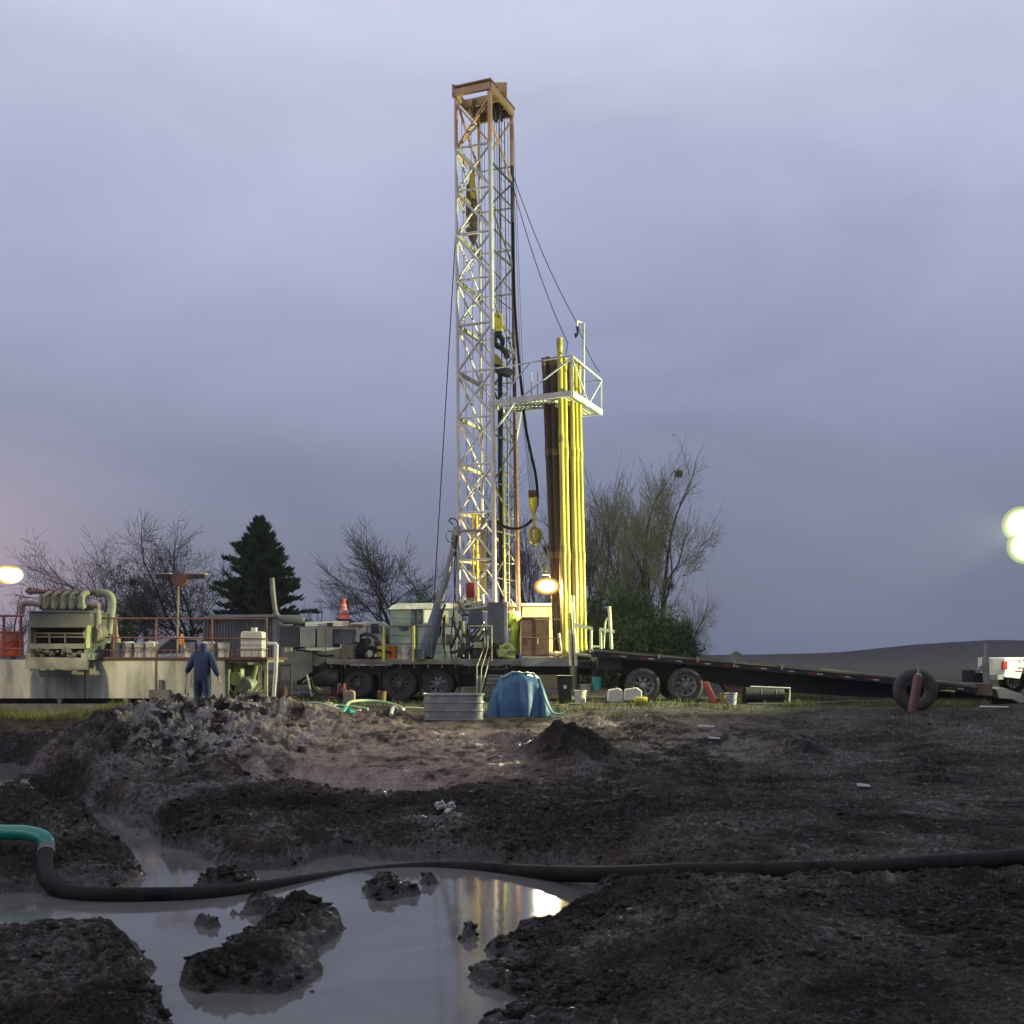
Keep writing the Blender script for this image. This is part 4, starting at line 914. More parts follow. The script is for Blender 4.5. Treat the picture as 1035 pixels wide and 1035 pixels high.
# ------------------------------------------------------------------ racking platform
Lp = P(495, 408, 33.0); zf = Lp.z
def onz(px, py, z): D = F*(z-EYE)/(HOR-py); return Vector(((px-CX)*D/F, D, z))
Mp = onz(578, 397.5, zf); Rp = onz(608, 417, zf); Qp = Lp+(Rp-Mp)
pw = mat('platform_white', (.70,.71,.66), .45)
plat = bpy.data.objects.new('racking_platform', None); plat.parent = rig; COL.objects.link(plat)
mb = MB()
mb.bar(Lp, Mp, .08, .16); mb.bar(Mp, Rp, .08, .16); mb.bar(lerp(Lp,Qp,.42), lerp(Lp,Qp,.42)+(Mp-Lp)*.70, .06, .12)
mb.bar(lerp(Mp,Lp,.27), lerp(Mp,Lp,.27)+(Rp-Mp)*.95, .08, .12); mb.bar(Rp, Rp+(Lp-Mp)*.27, .08, .12); mb.bar(Lp, lerp(Lp,Qp,.45), .08, .12)
mb.bar(Mp+(Rp-Mp)*.5, Mp+(Rp-Mp)*.5+(Lp-Mp)*.27, .06, .08)
mb.build('floor_frame', pw, plat)
mb = MB()
for k in range(13):
    t = .15+.56*k/12; p = lerp(Lp, Mp, t); mb.bar(p, p+(Qp-Lp)*.42, .06, .05)
mb.build('floor_slats', pw, plat)
mb = MB(); q0 = lerp(Mp, Lp, .27); dv = (Rp-Mp)
for k in range(5):
    t = (k+.5)/5; p = q0+(Mp-q0)*t+Vector((0,0,-.02)); mb.bar(p, p+dv*.97, .075, .03)
mb.build('walkway_grating', mat('grating_paint', (.55,.57,.42), .5), plat)
up = Vector((0,0,1.08)); mb = MB(); w_ = .036
mb.bar(Lp+up*.95, Mp+up, w_, w_); mb.bar(Mp+up, Rp+up*.93, w_, w_)
mb.bar(Mp, Mp+up, .06, .06); mb.bar(Rp, Rp+up*.93, w_*1.2, w_*1.2)
mb.bar(lerp(Lp,Mp,.36)+up*.02, Mp+up*.93, w_, w_) ; mb.bar(Mp+up*.95, lerp(Mp,Rp,.55), w_, w_); mb.bar(lerp(Mp,Rp,.55), Rp+up*.9, w_, w_)
mb.bar(lerp(Lp,Mp,.10), lerp(Lp,Mp,.50)+up*.97, w_*.8, w_*.8)
e2 = Rp+(Lp-Mp)*.27; mb.bar(Rp+up*.93, e2+up*.93, w_, w_); mb.bar(e2, e2+up*.93, w_, w_)
for t in (.34, .42): mb.tube([lerp(Lp,Mp,t)+(Qp-Lp)*.42, lerp(Lp,Mp,t)+(Qp-Lp)*.42+up*1.0], .02, 6)
mb.build('platform_railing', pw, plat)
mb = MB(); mb.bar(lerp(Lp,Mp,.30)+Vector((0,0,-.1)), LP(1, zf-.9), .05, .05); mb.build('support_strut', pw, plat); mb = MB(); mb.bar(lerp(Lp,Qp,.42)+(Mp-Lp)*.22, LP(2, zf-1.0), .05, .05); mb.build('support_strut', pw, plat)
mb = MB(); mb.tube([P(590,400,33.2), P(590,326.5,33.2), P(583,324.5,33.1)], .035, 8); mb.tube([P(583,325,33.1), P(583,331,33.1)], .03, 6); gn = mb.build('gin_pole', pw, plat)
MB().tube(smooth_path([P(583,330,33.1), P(584,336,33.1), P(582.5,341,33.1), P(581.5,337,33.1)]), .035, 6).build('hook', black, gn)

# ------------------------------------------------------------------ hanging gear
tb = thing('travelling_block', 'yellow travelling block with black hook hanging inside the mast above the platform', 'hoist block', P(504,318,33.7))
mb = MB(); mb.pprism([(500,316),(508,316),(508.5,330),(506,334),(501,334),(499.5,330)], 33.6, .32); mb.build('block_body', yellow, tb, bevel=.02)
mb = MB(); mb.tube(smooth_path([P(504,334,33.75), P(500,341,33.7), P(501,348,33.7), P(505,351,33.7), P(508,346,33.7), P(506,340,33.7)]), .075, 10); mb.pbox(501,334,507,340,33.65,.2); mb.build('hook', black, tb)
el = thing('power_swivel', 'yellow wedge-shaped swivel with dark arms hanging below the hook beside platform', 'swivel', P(504,352,33.7))
mb = MB(); mb.pprism([(497,357),(502,357.5),(509,366),(507,369),(497,366)], 33.3, .4); mb.build('swivel_body', yellow, el, bevel=.02)
mb = MB(); mb.tube([P(506,351,33.7), P(511,356,33.7), P(513,362,33.7)], .09, 8); mb.pprism([(498,369),(511,370),(519,374),(515,379),(505,377),(498,372)], 33.4, .35); mb.build('swivel_arm', dark, el)
mb = MB(); mb.tube([P(505,374,33.7), P(505.3,470,33.7), P(507,662,33.7)], .065, 10); single(mb, 'kelly_bar', black, 'dark drill stem hanging vertically in the mast below the yellow swivel', 'drill stem', P(507,662,33.7))
hk = thing('elevator_hook', 'bright yellow hook assembly with fingered top hanging left of racked pipes', 'hook', P(538,500,33.0))
mb = MB()
for k in range(5): mb.tube([P(534.6+k*1.7, 495.5, 33.0), P(535.2+k*1.55, 504, 33.0)], .025, 6)
mb.build('rope_sockets', brown, hk)
mb = MB(); mb.pprism([(534.5,503),(543,502),(543.5,513),(541,519),(541.5,532),(538.5,533),(538,519),(535,512)], 32.9, .26); mb.build('hook_shank', yellow, hk, bevel=.03)
mb = MB(); mb.tube(smooth_path([P(541,532,33), P(536,536,33), P(536.5,546,33), P(541,549,33), P(546,544,33), P(545,536,33), P(541,534,33)]), .05, 8); mb.pprism([(538.5,535),(544,535),(545,543),(541.5,548),(538.5,543)], 32.9, .2); mb.build('hook_bow', yellow, hk)
for (a0, a1) in (((538,545),(550,575)), ((546,541),(557,573))):
    d0 = P(*a0, 33.0); d1 = P(*a1, 33.0); s_ = Vector((.05,0,.02)); MB().tube(smooth_path([d0-s_, d1-s_, d1+Vector((0,0,-.05)), d1+s_, d0+s_, d0-s_]), .026, 6).build('link', mat('link_steel', (.45,.45,.33), .4), hk)
mb = MB(); mb.pbox(549.5,574,551.5,581,32.95,.1); mb.pbox(555.5,573,558,583,32.95,.1); mb.pbox(549,578,558,581,33.0,.2); mb.build('elevator_clamp', mat('clamp_steel', (.34,.34,.18), .5), hk)
mb = MB()
for k in range(4): mb.tube([P(528+k*1.1,420,33.6), P(535.5+k*1.6,496,33.0)], .009, 4)
for k in range(2): mb.tube([P(517.5+k*1.5,125,34.4), P(528+k*2.2,420,33.6)], .009, 4)
single(mb, 'hook_line', wirem, 'thin steel lines running down to the fingered yellow hook', 'wire rope', P(530,420,33.5))
mb = MB(); mb.tube(smooth_path([P(500.5,524,33.2), P(504,529,33.2), P(510,532.5,33.2), P(519,534.5,33.1), P(528,533,33), P(534,529,33), P(538,525,33)]), .042, 8)
single(mb, 'black_hose', hoseb, 'black hose sagging between the mast leg and the yellow hook', 'hose', P(519,534,33))

# racked pipes
dr = [((549.5,362),(561.5,664),32.9,shade_pipe,'dark brown drill pipe at the left edge of the racked bundle'),
      ((553.6,361),(563.2,664),33.1,shade_pipe,'second dark drill pipe from left in the racked bundle'),
      ((557.6,362),(565.6,664),32.9,shade_pipe,'third dark drill pipe from left in the racked bundle'),
      ((561.4,361),(568.2,664),33.3,shade_pipe,'fourth dark drill pipe, touching the bright yellow ones'),
      ((565.5,342),(571.4,664),32.15,lit_pipe,'tallest ochre drill pipe rising above the platform railing'),
      ((570.2,362),(575.4,664),32.3,lit_pipe,'bright ochre drill pipe just right of the tallest one'),
      ((575.0,366),(579.6,664),33.2,shade_pipe,'drill pipe with shadow painted brown between two bright ochre pairs'),
      ((577.6,364),(583.0,663),32.62,lit_pipe,'slim bright ochre drill pipe right of the shadowed gap'),
      ((581.2,364),(587.2,663),32.76,lit_pipe,'ochre drill pipe second from right in the racked bundle'),
      ((584.8,366),(591.6,663),32.9,lit_pipe,'ochre drill pipe at the right edge of the racked bundle')]
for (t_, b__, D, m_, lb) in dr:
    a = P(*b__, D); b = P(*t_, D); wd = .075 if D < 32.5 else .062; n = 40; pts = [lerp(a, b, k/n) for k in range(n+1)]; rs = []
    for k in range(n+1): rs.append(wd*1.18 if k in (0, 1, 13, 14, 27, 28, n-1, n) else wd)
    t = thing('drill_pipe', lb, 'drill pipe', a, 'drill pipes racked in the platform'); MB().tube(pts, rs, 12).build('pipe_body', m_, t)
    for f_ in (0.012, .34, .685, .985): MB().tube([lerp(a, b, f_-.011), lerp(a, b, f_+.011)], wd*1.24, 12).build('tool_joint', mat('joint_rust', (.30,.19,.06), .6, dirt=(.14,.08,.04)) if m_ is shade_pipe else mat('joint_ochre', (.46,.40,.07), .6, dirt=(.26,.2,.06)), t)
# guy wires
def wire(name, pts, label, r=.012, grp='guy wires of the mast', sag=0.):
    a, b = pts; q = []
    for k in range(13):
        t = k/12; p = lerp(a, b, t); p.z -= sag*4*t*(1-t); q.append(p)
    single(MB().tube(q, r, 5), name, wirem, label, 'wire', a, grp)
wire('guy_wire', (LP(0, Bz(212)), Vector((P(434,640,33).x, 33.4, 2.4))), 'guy wire running from the mast down to the left of the ram', .016, sag=.1)
wire('guy_wire', (LP(2, 17.2), P(574,347,32.6)), 'left guy wire from upper mast to the racked pipe tops', .013, sag=.35)
wire('guy_wire', (LP(2, 17.55), P(583,326,33.1)), 'right guy wire from upper mast to the gin pole', .013, sag=.3)
wire('stay_line', (P(583,326,33.1), P(606,376,33.8)), 'short stay line from gin pole to platform corner', .012, sag=.15)
wire('stay_line', (P(574,346,32.6), P(572,358,32.4)), 'tiny stay line above the platform corner post', .014)

# ------------------------------------------------------------------ light stands
def lamp_point(name, p, w, col, size=.25):
    l = bpy.data.lights.new(name, 'POINT'); l.energy = w; l.color = col; l.shadow_soft_size = size; o = bpy.data.objects.new(name, l); COL.objects.link(o); o.location = p; return o
ls = thing('floodlight', 'glowing oval warm floodlight between the hook and racked pipes', 'floodlight', P(553,606,32.6))
lamp_head(ls, P(553,592.5,32.4), (.02,-1,-.08), .24, lenso, wide=1.5)
MB().tube([P(545,599,32.75), P(562,599,32.8), P(562,607,32.9)], .03, 8).build('crossbar', dark, ls)
spot('rig_lamp', P(546.5,593,32.25), P(520,800,20), 520, (1,.88,.56), 165, .05); spot('rig_lamp_two', P(559,593,32.25), P(600,700,25), 520, (1,.88,.56), 165, .05)
lamp_point('rig_glow', P(553,597,33.1), 900, (1,.78,.42), .05)
TD = 31.3; x = P(1092,700,TD).x; tz = hz(x, TD)
rt = thing('light_tower', 'portable light tower with brilliant greenish-white floodlights at right edge', 'light tower', (x, TD, tz))
mb = MB(); mb.tube([(x,TD,tz+.1),(x,TD,tz+2.8)], .09, 10); mb.tube([(x,TD,tz+2.8),(x,TD,6.0)], .06, 10); mb.build('mast', dark, rt)
mb = MB(); mb.box(x-.4,TD-.6,tz+.3,x+1.4,TD+.6,tz+1.3); mb.build('generator_box', lgrey, rt, bevel=.03); mb = MB(); mb.tube([(x-.9,TD,tz+.4),(x+2.,TD,tz+.4)], .05, 8); mb.tube([(x-.9,TD,tz+.4),(x-.9,TD,tz)], .04, 8); mb.tube([(x+2.,TD,tz+.4),(x+2.,TD,tz)], .04, 8); mb.build('outrigger', dark, rt)
wheel(rt, (x+.1,TD-.65,tz+.32), .32, .2); wheel(rt, (x+.9,TD-.65,tz+.32), .32, .2)
MB().tube([P(1030,541,TD+.1), P(1150,541,TD+.1)], .035, 8).build('crossbar', dark, rt)
for (px, py) in ((1032,530),(1037,552),(1076,531),(1082,555),(1120,531),(1126,555)): lamp_head(rt, P(px,py,TD-.1), (-.35,-.92,-.10), .47, lensw)
tl = spot('tower_lamp', P(1036,541,TD-.5), P(500,520,32.5), 27000, (.93,1.0,.54), 92, .12, .7); spot('tower_lamp_two', P(1068,541,TD+.5), P(1045,668,37.5), 5200, (.97,1.0,.66), 75, .12, .7)
lt = thing('light_tower', 'light tower with warm glowing oval floodlight at left edge above the tank', 'light tower', (P(-16,700,24.5).x, 24.5, .8))
x = P(-16,700,24.5).x; mb = MB(); mb.tube([(x,24.5,.8),(x,24.5,4.3)], .06, 10); mb.build('mast', dark, lt); MB().tube([P(-16,588,24.5), P(-16,582,24.5), P(14,582,24.5)], .03, 8).build('crossbar', dark, lt)
mb = MB(); mb.box(x-1.3,24.,.9,x+.1,25.0,1.6); mb.build('generator_box', lgrey, lt, bevel=.03)
lamp_head(lt, P(8,580.5,24.3), (.25,-.95,-.2), .20, lensl, wide=1.5)
spot('west_lamp', P(8,583,24.0), P(150,690,27.5), 260, (1,.80,.42), 160, .05); spot('west_lamp_two', P(14,583,24.2), P(300,640,32.0), 350, (1,.86,.52), 150, .05)
# the unlit floodlight bar
fb = thing('floodlight_bar', 'unlit T-shaped floodlight bar on a thin pole above the mud tank', 'floodlight', P(180,665,29.5))
MB().tube([P(180.5,583,29.5), P(179,665,29.5)], .028, 8).build('pole', mat('pole_paint', (.34,.27,.18), .6), fb)
MB().pprism([(171,580),(190,580),(191,584),(187,590),(184,592),(178,592),(173,588)], 29.4, .22).build('junction_box', mat('rust_brown_box', (.22,.10,.06), .7), fb)
for (x0, x1) in ((157, 171.5), (190, 207)):
    h_ = MB().pbox(x0, 580.2, x1, 584.4, 29.35, .25).build('lamp_housing', dark, fb, bevel=.01); MB().pbox(x0, 579, x1, 580.2, 29.3, .33).build('rim', mat('housing_rim', (.5,.46,.38), .5), h_); MB().pbox(x0+1.5, 581, x1-1.5, 584, 29.33, .02).build('lens', glass, h_)
# ------------------------------------------------------------------ mud tank
tk = thing('mud_tank', 'long stained pale steel mud tank with rusty railing at the left', 'mud tank', (P(85,722,27.5).x, 27.5, 1.0))
D0 = 27.5
MB().pbox(-75, 667, 227.5, 706, D0, 2.4).build('tank_wall', tankw, tk, bevel=.01)
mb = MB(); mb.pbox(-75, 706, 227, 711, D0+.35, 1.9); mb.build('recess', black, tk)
mb = MB(); mb.pbox(-75, 711.5, 190, 721.5, D0-.02, .2); mb.pbox(-75, 722.0, 190, 723.2, D0-.10, .2)
for x in (60, 127): mb.pprism([(x-3,706),(x+3,706),(x+1,711.5),(x-1,711.5)], D0, .1)
mb.build('skid_beam', mat('skid_paint', (.20,.21,.16), .6, dirt=(.10,.10,.08)), tk)
mb = MB(); mb.pbox(150, 697, 171, 706.5, D0-.12, .12); mb.pbox(160, 687, 164.5, 697, D0-.08, .08); mb.build('clean_out_gate', mat('gate_grey', (.16,.16,.14), .6), tk, bevel=.01)
mb = MB(); mb.pbox(156.4, 667, 158.2, 697, D0-.025, .03); mb.pbox(85, 667, 86, 706, D0-.02, .03); mb.build('seam_rib', mat('rib_rust', (.25,.15,.09), .8), tk)
mb = MB(); mb.pbox(85, 664.6, 270, 667, D0-.04, 2.5); mb.build('walkway', mat('walkway_rust', (.12,.05,.035), .8), tk)
rr_ = mat('railing_rust', (.22,.10,.07), .75, dirt=(.12,.06,.045))
mb = MB()
for x in (86.5, 115, 158, 214.5, 269.5): mb.tube([P(x, 624.5, D0-.02), P(x, 666, D0-.02)], .022, 6)
mb.tube([P(86,624.8,D0-.02), P(270,625.5,D0-.02)], .020, 6); mb.tube([P(86,644,D0-.02), P(270,645.8,D0-.02)], .018, 6); mb.tube([P(96,657,D0), P(270,657.2,D0)], .012, 6)
for k in range(26): mb.tube([P(98+k*6.8, 657, D0), P(98+k*6.8, 665.5, D0)], .009, 4)
mb.tube([P(187,657,D0), P(214,665,D0)], .012, 5); mb.tube([P(230,665,D0), P(243,657,D0)], .012, 5)
mb.build('railing', rr_, tk)
mb = MB()
for x in (-30, 4, 21): mb.tube([P(x, 623, D0), P(x, 664, D0)], .035, 6)
for y in (622.5, 639, 656): mb.tube([P(-60, y, D0), P(24, y, D0)], .028, 6)
mb.tube([P(-10,664,D0), P(20,640,D0)], .02, 6); mb.build('end_railing', mat('red_railing', (.34,.09,.05), .6, dirt=(.18,.06,.04)), tk)
mb = MB(); mb.pbox(228.5, 665.5, 270, 669.5, D0+.05, 2.0)
mb.build('end_platform', mat('end_platform', (.24,.20,.12), .7), tk)
fr = mat('lit_frame_olive', (.40,.40,.22), .6, dirt=(.2,.17,.1))  # yellow lamplight on the posts is put into the olive tone
mb = MB()
for x in (262, 268.5): mb.pbox(x-1.4, 669.5, x+1.4, 708, D0+.1, .12)
mb.tube([P(229.5,669,D0+.1), P(229.5,709,D0+.1)], .04, 6); mb.tube([P(229,708,D0+.2), P(270,708,D0+.2)], .05, 6); mb.tube([P(262,690,D0+.1), P(250,708,D0+.3)], .03, 6)
mb.build('end_frame', fr, tk)
# pale stand pipe in front of the frame
mb = MB(); g = on_ground(275.5, 713); mb.tube([P(270,650.5,27.2), P(279,651,27.2), P(279.6,652,27.2), P(278.5,680,27.2), P(276,712.5,27.2)], .05, 10); single(mb, 'stand_pipe', plastic, 'white bent pipe standing at the right end of the mud tank', 'pipe', P(276,713,27.2))
# pump in the frame
pp = thing('mud_pump', 'muddy pale pump with round motor under the tank end platform', 'pump', P(246,706,28.1))
mb = MB(); mb.lathe([(.001,-.18),(.20,-.18),(.26,-.10),(.26,.35),(.001,.4)], P(248,694,28.2), 'Y', 20); mb.build('motor', mat('motor_grey', (.30,.32,.26), .5, dirt=(.16,.17,.12)), pp)
mb = MB(); mb.tube([P(239,672,28.2), P(239,688,28.2), P(245,694,28.3)], .11, 10); mb.tube([P(232,690,28.2), P(244,693,28.2)], .07, 8); mb.lathe([(.001,-.1),(.17,-.1),(.17,.1),(.001,.1)], P(238,686,28.1), 'Y', 16)
mb.tube([P(256,686,28.2), P(259,672,28.2)], .06, 8); mb.build('pump_piping', mat('pump_lime', (.40,.44,.18), .5), pp)
mb = MB(); mb.pbox(236, 701, 257, 708, 28.0, .5); mb.build('pump_base', dark, pp, bevel=.01)
mb = MB()
for k in range(7):
    a = random.uniform(231,262); mb.tube(smooth_path([P(a, 705, 28.0+random.random()*.4), P(a+random.uniform(-8,8), 697, 27.95), P(a+random.uniform(-10,10), 706, 27.9)]), .025, 6)
mb.build('hose_tangle', mat('tangle', (.22,.24,.12), .6), pp)
MB().pbox(228.2, 672, 261, 706, D0+2.0, .2).build('back_panel', dark, tk)

# shale shaker and its manifold
sk = thing('shale_shaker', 'muddy green shale shaker box hanging over the front of the mud tank', 'shale shaker', P(60,666,27.3))
Ds = 26.9
mb = MB(); mb.prism([P(29,619,Ds), P(91,619.5,Ds), P(91,634.5,Ds), P(29,634.5,Ds)], (0,1.9,.0)); mb.pprism([(29.5,617.2),(91.5,617.5),(91,619.5),(29,619)], Ds-.04, 1.9); mb.build('hood', greenp, sk, bevel=.02)
mb = MB(); mb.pbox(30, 634.5, 88, 664, Ds+.9, .5); mb.build('screen_bay', black, sk)
mb = MB(); mb.pprism([(86.5,634.5),(90.5,634.5),(87.5,664),(84.5,664)], Ds+.02, 1.6); mb.build('side_plate', greenp, sk); mb = MB(); mb.pprism([(28.5,634.5),(31.0,634.5),(30.5,664),(27,664)], Ds+.02, 1.6); mb.build('side_plate', greenp, sk)
mb = MB(); mb.pprism([(30,650.5),(86,650.5),(85.5,655.5),(29,656)], Ds-.02, .9); mb.build('screen_tray', mat('tray_grey', (.17,.19,.15), .6), sk)
mb = MB()
for y in (643.5, 640): mb.tube([P(31,y,Ds+.3), P(87,y+.5,Ds+.3)], .025, 6)
for x in (50, 66, 35): mb.tube([P(x,640,Ds+.25), P(x,650,Ds+.25)], .025, 6)
mb.tube([P(33,656.5,Ds+.4), P(86,657,Ds+.4)], .02, 6); mb.build('screen_clamp', mat('clamp_grey', (.22,.23,.19), .5), sk)
mb = MB(); mb.pprism([(26,664),(85,665),(85,677),(25,675.5)], Ds-.35, .30); mb.pprism([(26,660),(30,660),(30,665),(26,665)], Ds-.3, .9); mb.pprism([(82,660),(85.5,660),(85.5,667),(82,667)], Ds-.3, .9)
mb.pprism([(39,677.5),(71,677.5),(70.5,684),(40,684)], Ds+.3, .1); mb.build('discharge_chute', mat('chute_paint', (.21,.22,.18), .6, dirt=(.10,.10,.085), damt=.6), sk)
v0, f0 = ico(2); mb = MB()
for k in range(90):
    c = P(random.uniform(32,84), random.uniform(657,663), Ds-.05+random.random()*.5); s_ = random.uniform(.03,.085)
    mb.add([Vector(v)*s_*random.uniform(.8,1.2)+c for v in ico(1)[0]], [tuple(t) for t in ico(1)[1]])
mb.build('cuttings_heap', mat('cuttings', (.11,.105,.095), .6), sk)
mb = MB(); mb.pprism([(88,632),(91.5,632),(90,655),(86.8,655)], Ds-.03, .05); mb.build('lit_side_strip', mat('lit_side_lime', (.50,.62,.20), .5), sk)  # yellow-green light on the shaker's side, put in as a lime strip
# motor at the side
mb = MB(); mb.lathe([(.001,-.14),(.22,-.14),(.24,-.1),(.24,.3),(.001,.3)], P(95,640,Ds+.4), 'Y', 20); mb.tube([P(97,617,Ds+.4), P(98,640,Ds+.4)], .13, 12); mb.build('vibrator_motor', mat('motor_cream', (.36,.32,.22), .5), sk)
mf = thing('pipe_manifold', 'row of pale green gooseneck pipes under a rusty header above the shaker', 'pipe manifold', P(65,618,28.2))
mb = MB(); mb.tube(smooth_path([P(27,596.5,28.3), P(31,599,28.3), P(40,598,28.3), P(100,599,28.3)]), .06, 12); mb.tube(smooth_path([P(27,597,28.3), P(30,594.5,28.3), P(33,597,28.3)]), .03, 6); mb.build('header', mat('rust_header', (.30,.12,.09), .6, dirt=(.16,.07,.05)), mf)
for k, x in enumerate((46, 55, 64, 72.5, 83)):
    r = .052 if k < 4 else .075; D = 28.0
    mb = MB(); mb.tube(smooth_path([P(x,616,D), P(x,606,D), P(x+.3,602.5,D), P(x+2.5,600,D+.1), P(x+6,599.6,D+.2)]), r, 10); mb.lathe([(r*1.5,-.04),(r*1.5,.04),(.01,.04)], P(x,613,D), 'Z', 12); mb.build('gooseneck', pgreen, mf)
mb = MB(); mb.tube(smooth_path([P(98,599.2,28.3), P(105,599.5,28.3), P(111,602,28.3), P(113.3,609,28.3), P(112,622,28.2), P(109,641,28.1)]), .105, 14); mb.build('down_pipe', pgreen, mf)
mb = MB(); mb.tube(smooth_path([P(22,621,28.1), P(22,614,28.1), P(24,610.5,28.1), P(29,609.5,28.1), P(42,611.5,28.1)]), .075, 10); mb.build('side_pipe', mat('pinkish_pipe', (.40,.30,.22), .5), mf); mb = MB(); mb.tube([P(84,611,28.1), P(100,612,28.1)], .08, 10); mb.tube([P(99.5,610,28.1), P(98,625,28.1)], .04, 8); mb.build('side_pipe', mat('pinkish_pipe', (.40,.30,.22), .5), mf)
mb = MB(); mb.pbox(42, 612, 90, 617.4, 28.0, .3); mb.build('pipe_rack', dark, mf)
for x in (41.5, 50.5, 59.5, 68.5, 78): MB().tube([P(x,601,28.2), P(x,616,28.2)], .05, 8).build('riser', pgreen, mf)

# buckets on the tank walkway
def bucket(px, py, D, h, r, label, m=plastic, cat='bucket', group=None, lid=False, handle=True, z=None):
    b = P(px, py, D) if z is None else Vector((P(px,py,D).x, D, z)); t = thing('bucket', label, cat, b, group)
    mb = MB().lathe([(.001,0),(r*.86,0),(r,h),(r*1.06,h),(r*1.06,h-.03),(r*1.0,h-.04),(r*.97,h-.005),(r*.82,.02),(.001,.02)], b, 'Z', 22); mb.build('pail', m, t)
    if lid: MB().lathe([(.001,h+.03),(r*1.04,h+.025),(r*1.09,h),(r*1.09,h-.03)], b, 'Z', 22).build('lid', m, t)
    if handle:
        q = [b+Vector((math.cos(a)*r*1.07, -math.sin(a)*r*.35-r*.72*math.sin(a), h-.03-.6*h*math.sin(a))) for a in [math.pi*k/10 for k in range(11)]]; MB().tube(q, .005, 5).build('handle', wirem, t)
    return t
zk = P(0, 664.6, 27.5).z+.01
bl = ['first white bucket from the left on the tank walkway','second white bucket from the left on the tank walkway','third white bucket from the left on the tank walkway','fourth white bucket from the left on the tank walkway','fifth white bucket on the walkway, near the amber container','white bucket on the walkway just left of the worker','white bucket on the walkway just right of the worker','white bucket on the walkway between worker and white tote']
for i, x in enumerate((104, 117, 129, 141, 153, 191, 211, 226)):
    bucket(x, 664.5, 28.3, .37, .15, bl[i], group='white buckets on the mud tank walkway', lid=(i % 2 == 0), z=zk)
t = thing('amber_bottle', 'orange jug hanging on the railing above the tank', 'jug', P(183.8,652,28.0)); mb = MB().lathe([(.001,0),(.055,0),(.06,.03),(.06,.19),(.03,.24),(.03,.28),(.001,.28)], P(183.8,652,28.0), 'Z', 14); mb.build('jug_body', mat('amber_plastic', (.85,.30,.05), .4), t); MB().tube([P(183.8,645.6,28), P(183.8,641,27.8), P(183.8,645,27.55)], .006, 5).build('hanger', wirem, t)
ib = thing('white_tote', 'square white plastic tank standing on the right end of tank walkway', 'plastic tank', P(253,664.5,27.9))
mb = MB(); mb.pprism([(243,640),(245,638),(263,638),(265,640),(265,664.5),(243,664.5)], 27.9, .55); mb.build('tank_body', plastic, ib, bevel=.03)
mb = MB(); mb.lathe([(.001,.1),(.08,.1),(.08,0)], P(257,638.3,28.1), 'Z', 14); mb.build('cap', plastic, ib)
mb = MB()
for y in (646, 655): mb.pbox(242.5, y, 265.5, y+1, 27.88, .6)
mb.build('bands', mat('band_grey', (.5,.5,.45), .5), ib)
rd = thing('red_drum', 'orange-red plastic drum behind the left end railing', 'drum', P(12,664,28.2)); b = P(12,664,28.2)
MB().lathe([(.001,0),(.26,0),(.28,.03),(.28,.2),(.29,.21),(.28,.22),(.28,.4),(.29,.41),(.28,.42),(.27,.60),(.24,.62),(.001,.62)], b, 'Z', 24).build('drum_body', mat('drum_orange', (.55,.10,.04), .45), rd)
MB().lathe([(.001,.65),(.05,.65),(.05,.61)], b+Vector((.1,-.05,0)), 'Z', 10).build('drum_cap', plastic, rd)
t = thing('worker_cone', 'pinkish lime pump with red cap behind the tank railing', 'pump', P(117,662,28.6))
mb = MB(); mb.lathe([(.001,0),(.14,0),(.16,.1),(.12,.4),(.06,.55),(.05,.75),(.001,.78)], P(117,662,28.6), 'Z', 16); mb.build('pump_body', mat('salmon_pump', (.40,.25,.16), .5), t); t.name = 'transfer_pump'
mb = MB(); mb.tube([P(117,652,28.5), P(123,655,28.5), P(126,664,28.5)], .05, 8); mb.build('outlet_pipe', pgreen, t)

# container behind the tank
gc = thing('site_container', 'long grey corrugated container behind the railing right of the floodlight bar', 'container', P(245,665,34.2))
mb = MB(); mb.pbox(205, 623.5, 281, 668, 34.2, 2.4)
for k in range(26): mb.pbox(206+k*2.9, 627, 207.2+k*2.9, 666, 34.16, .05)
mb.build('container_wall', mat('container_grey', (.22,.225,.225), .55, dirt=(.13,.12,.11)), gc)
MB().pprism([(203,624.5),(213,621.2),(281,621.0),(282.5,623.5)], 34.0, 2.8).build('roof', mat('roof_grey', (.36,.36,.35), .5), gc)
MB().pbox(275.5, 624, 281.4, 668, 34.1, .08).build('corner_panel', lgrey, gc)

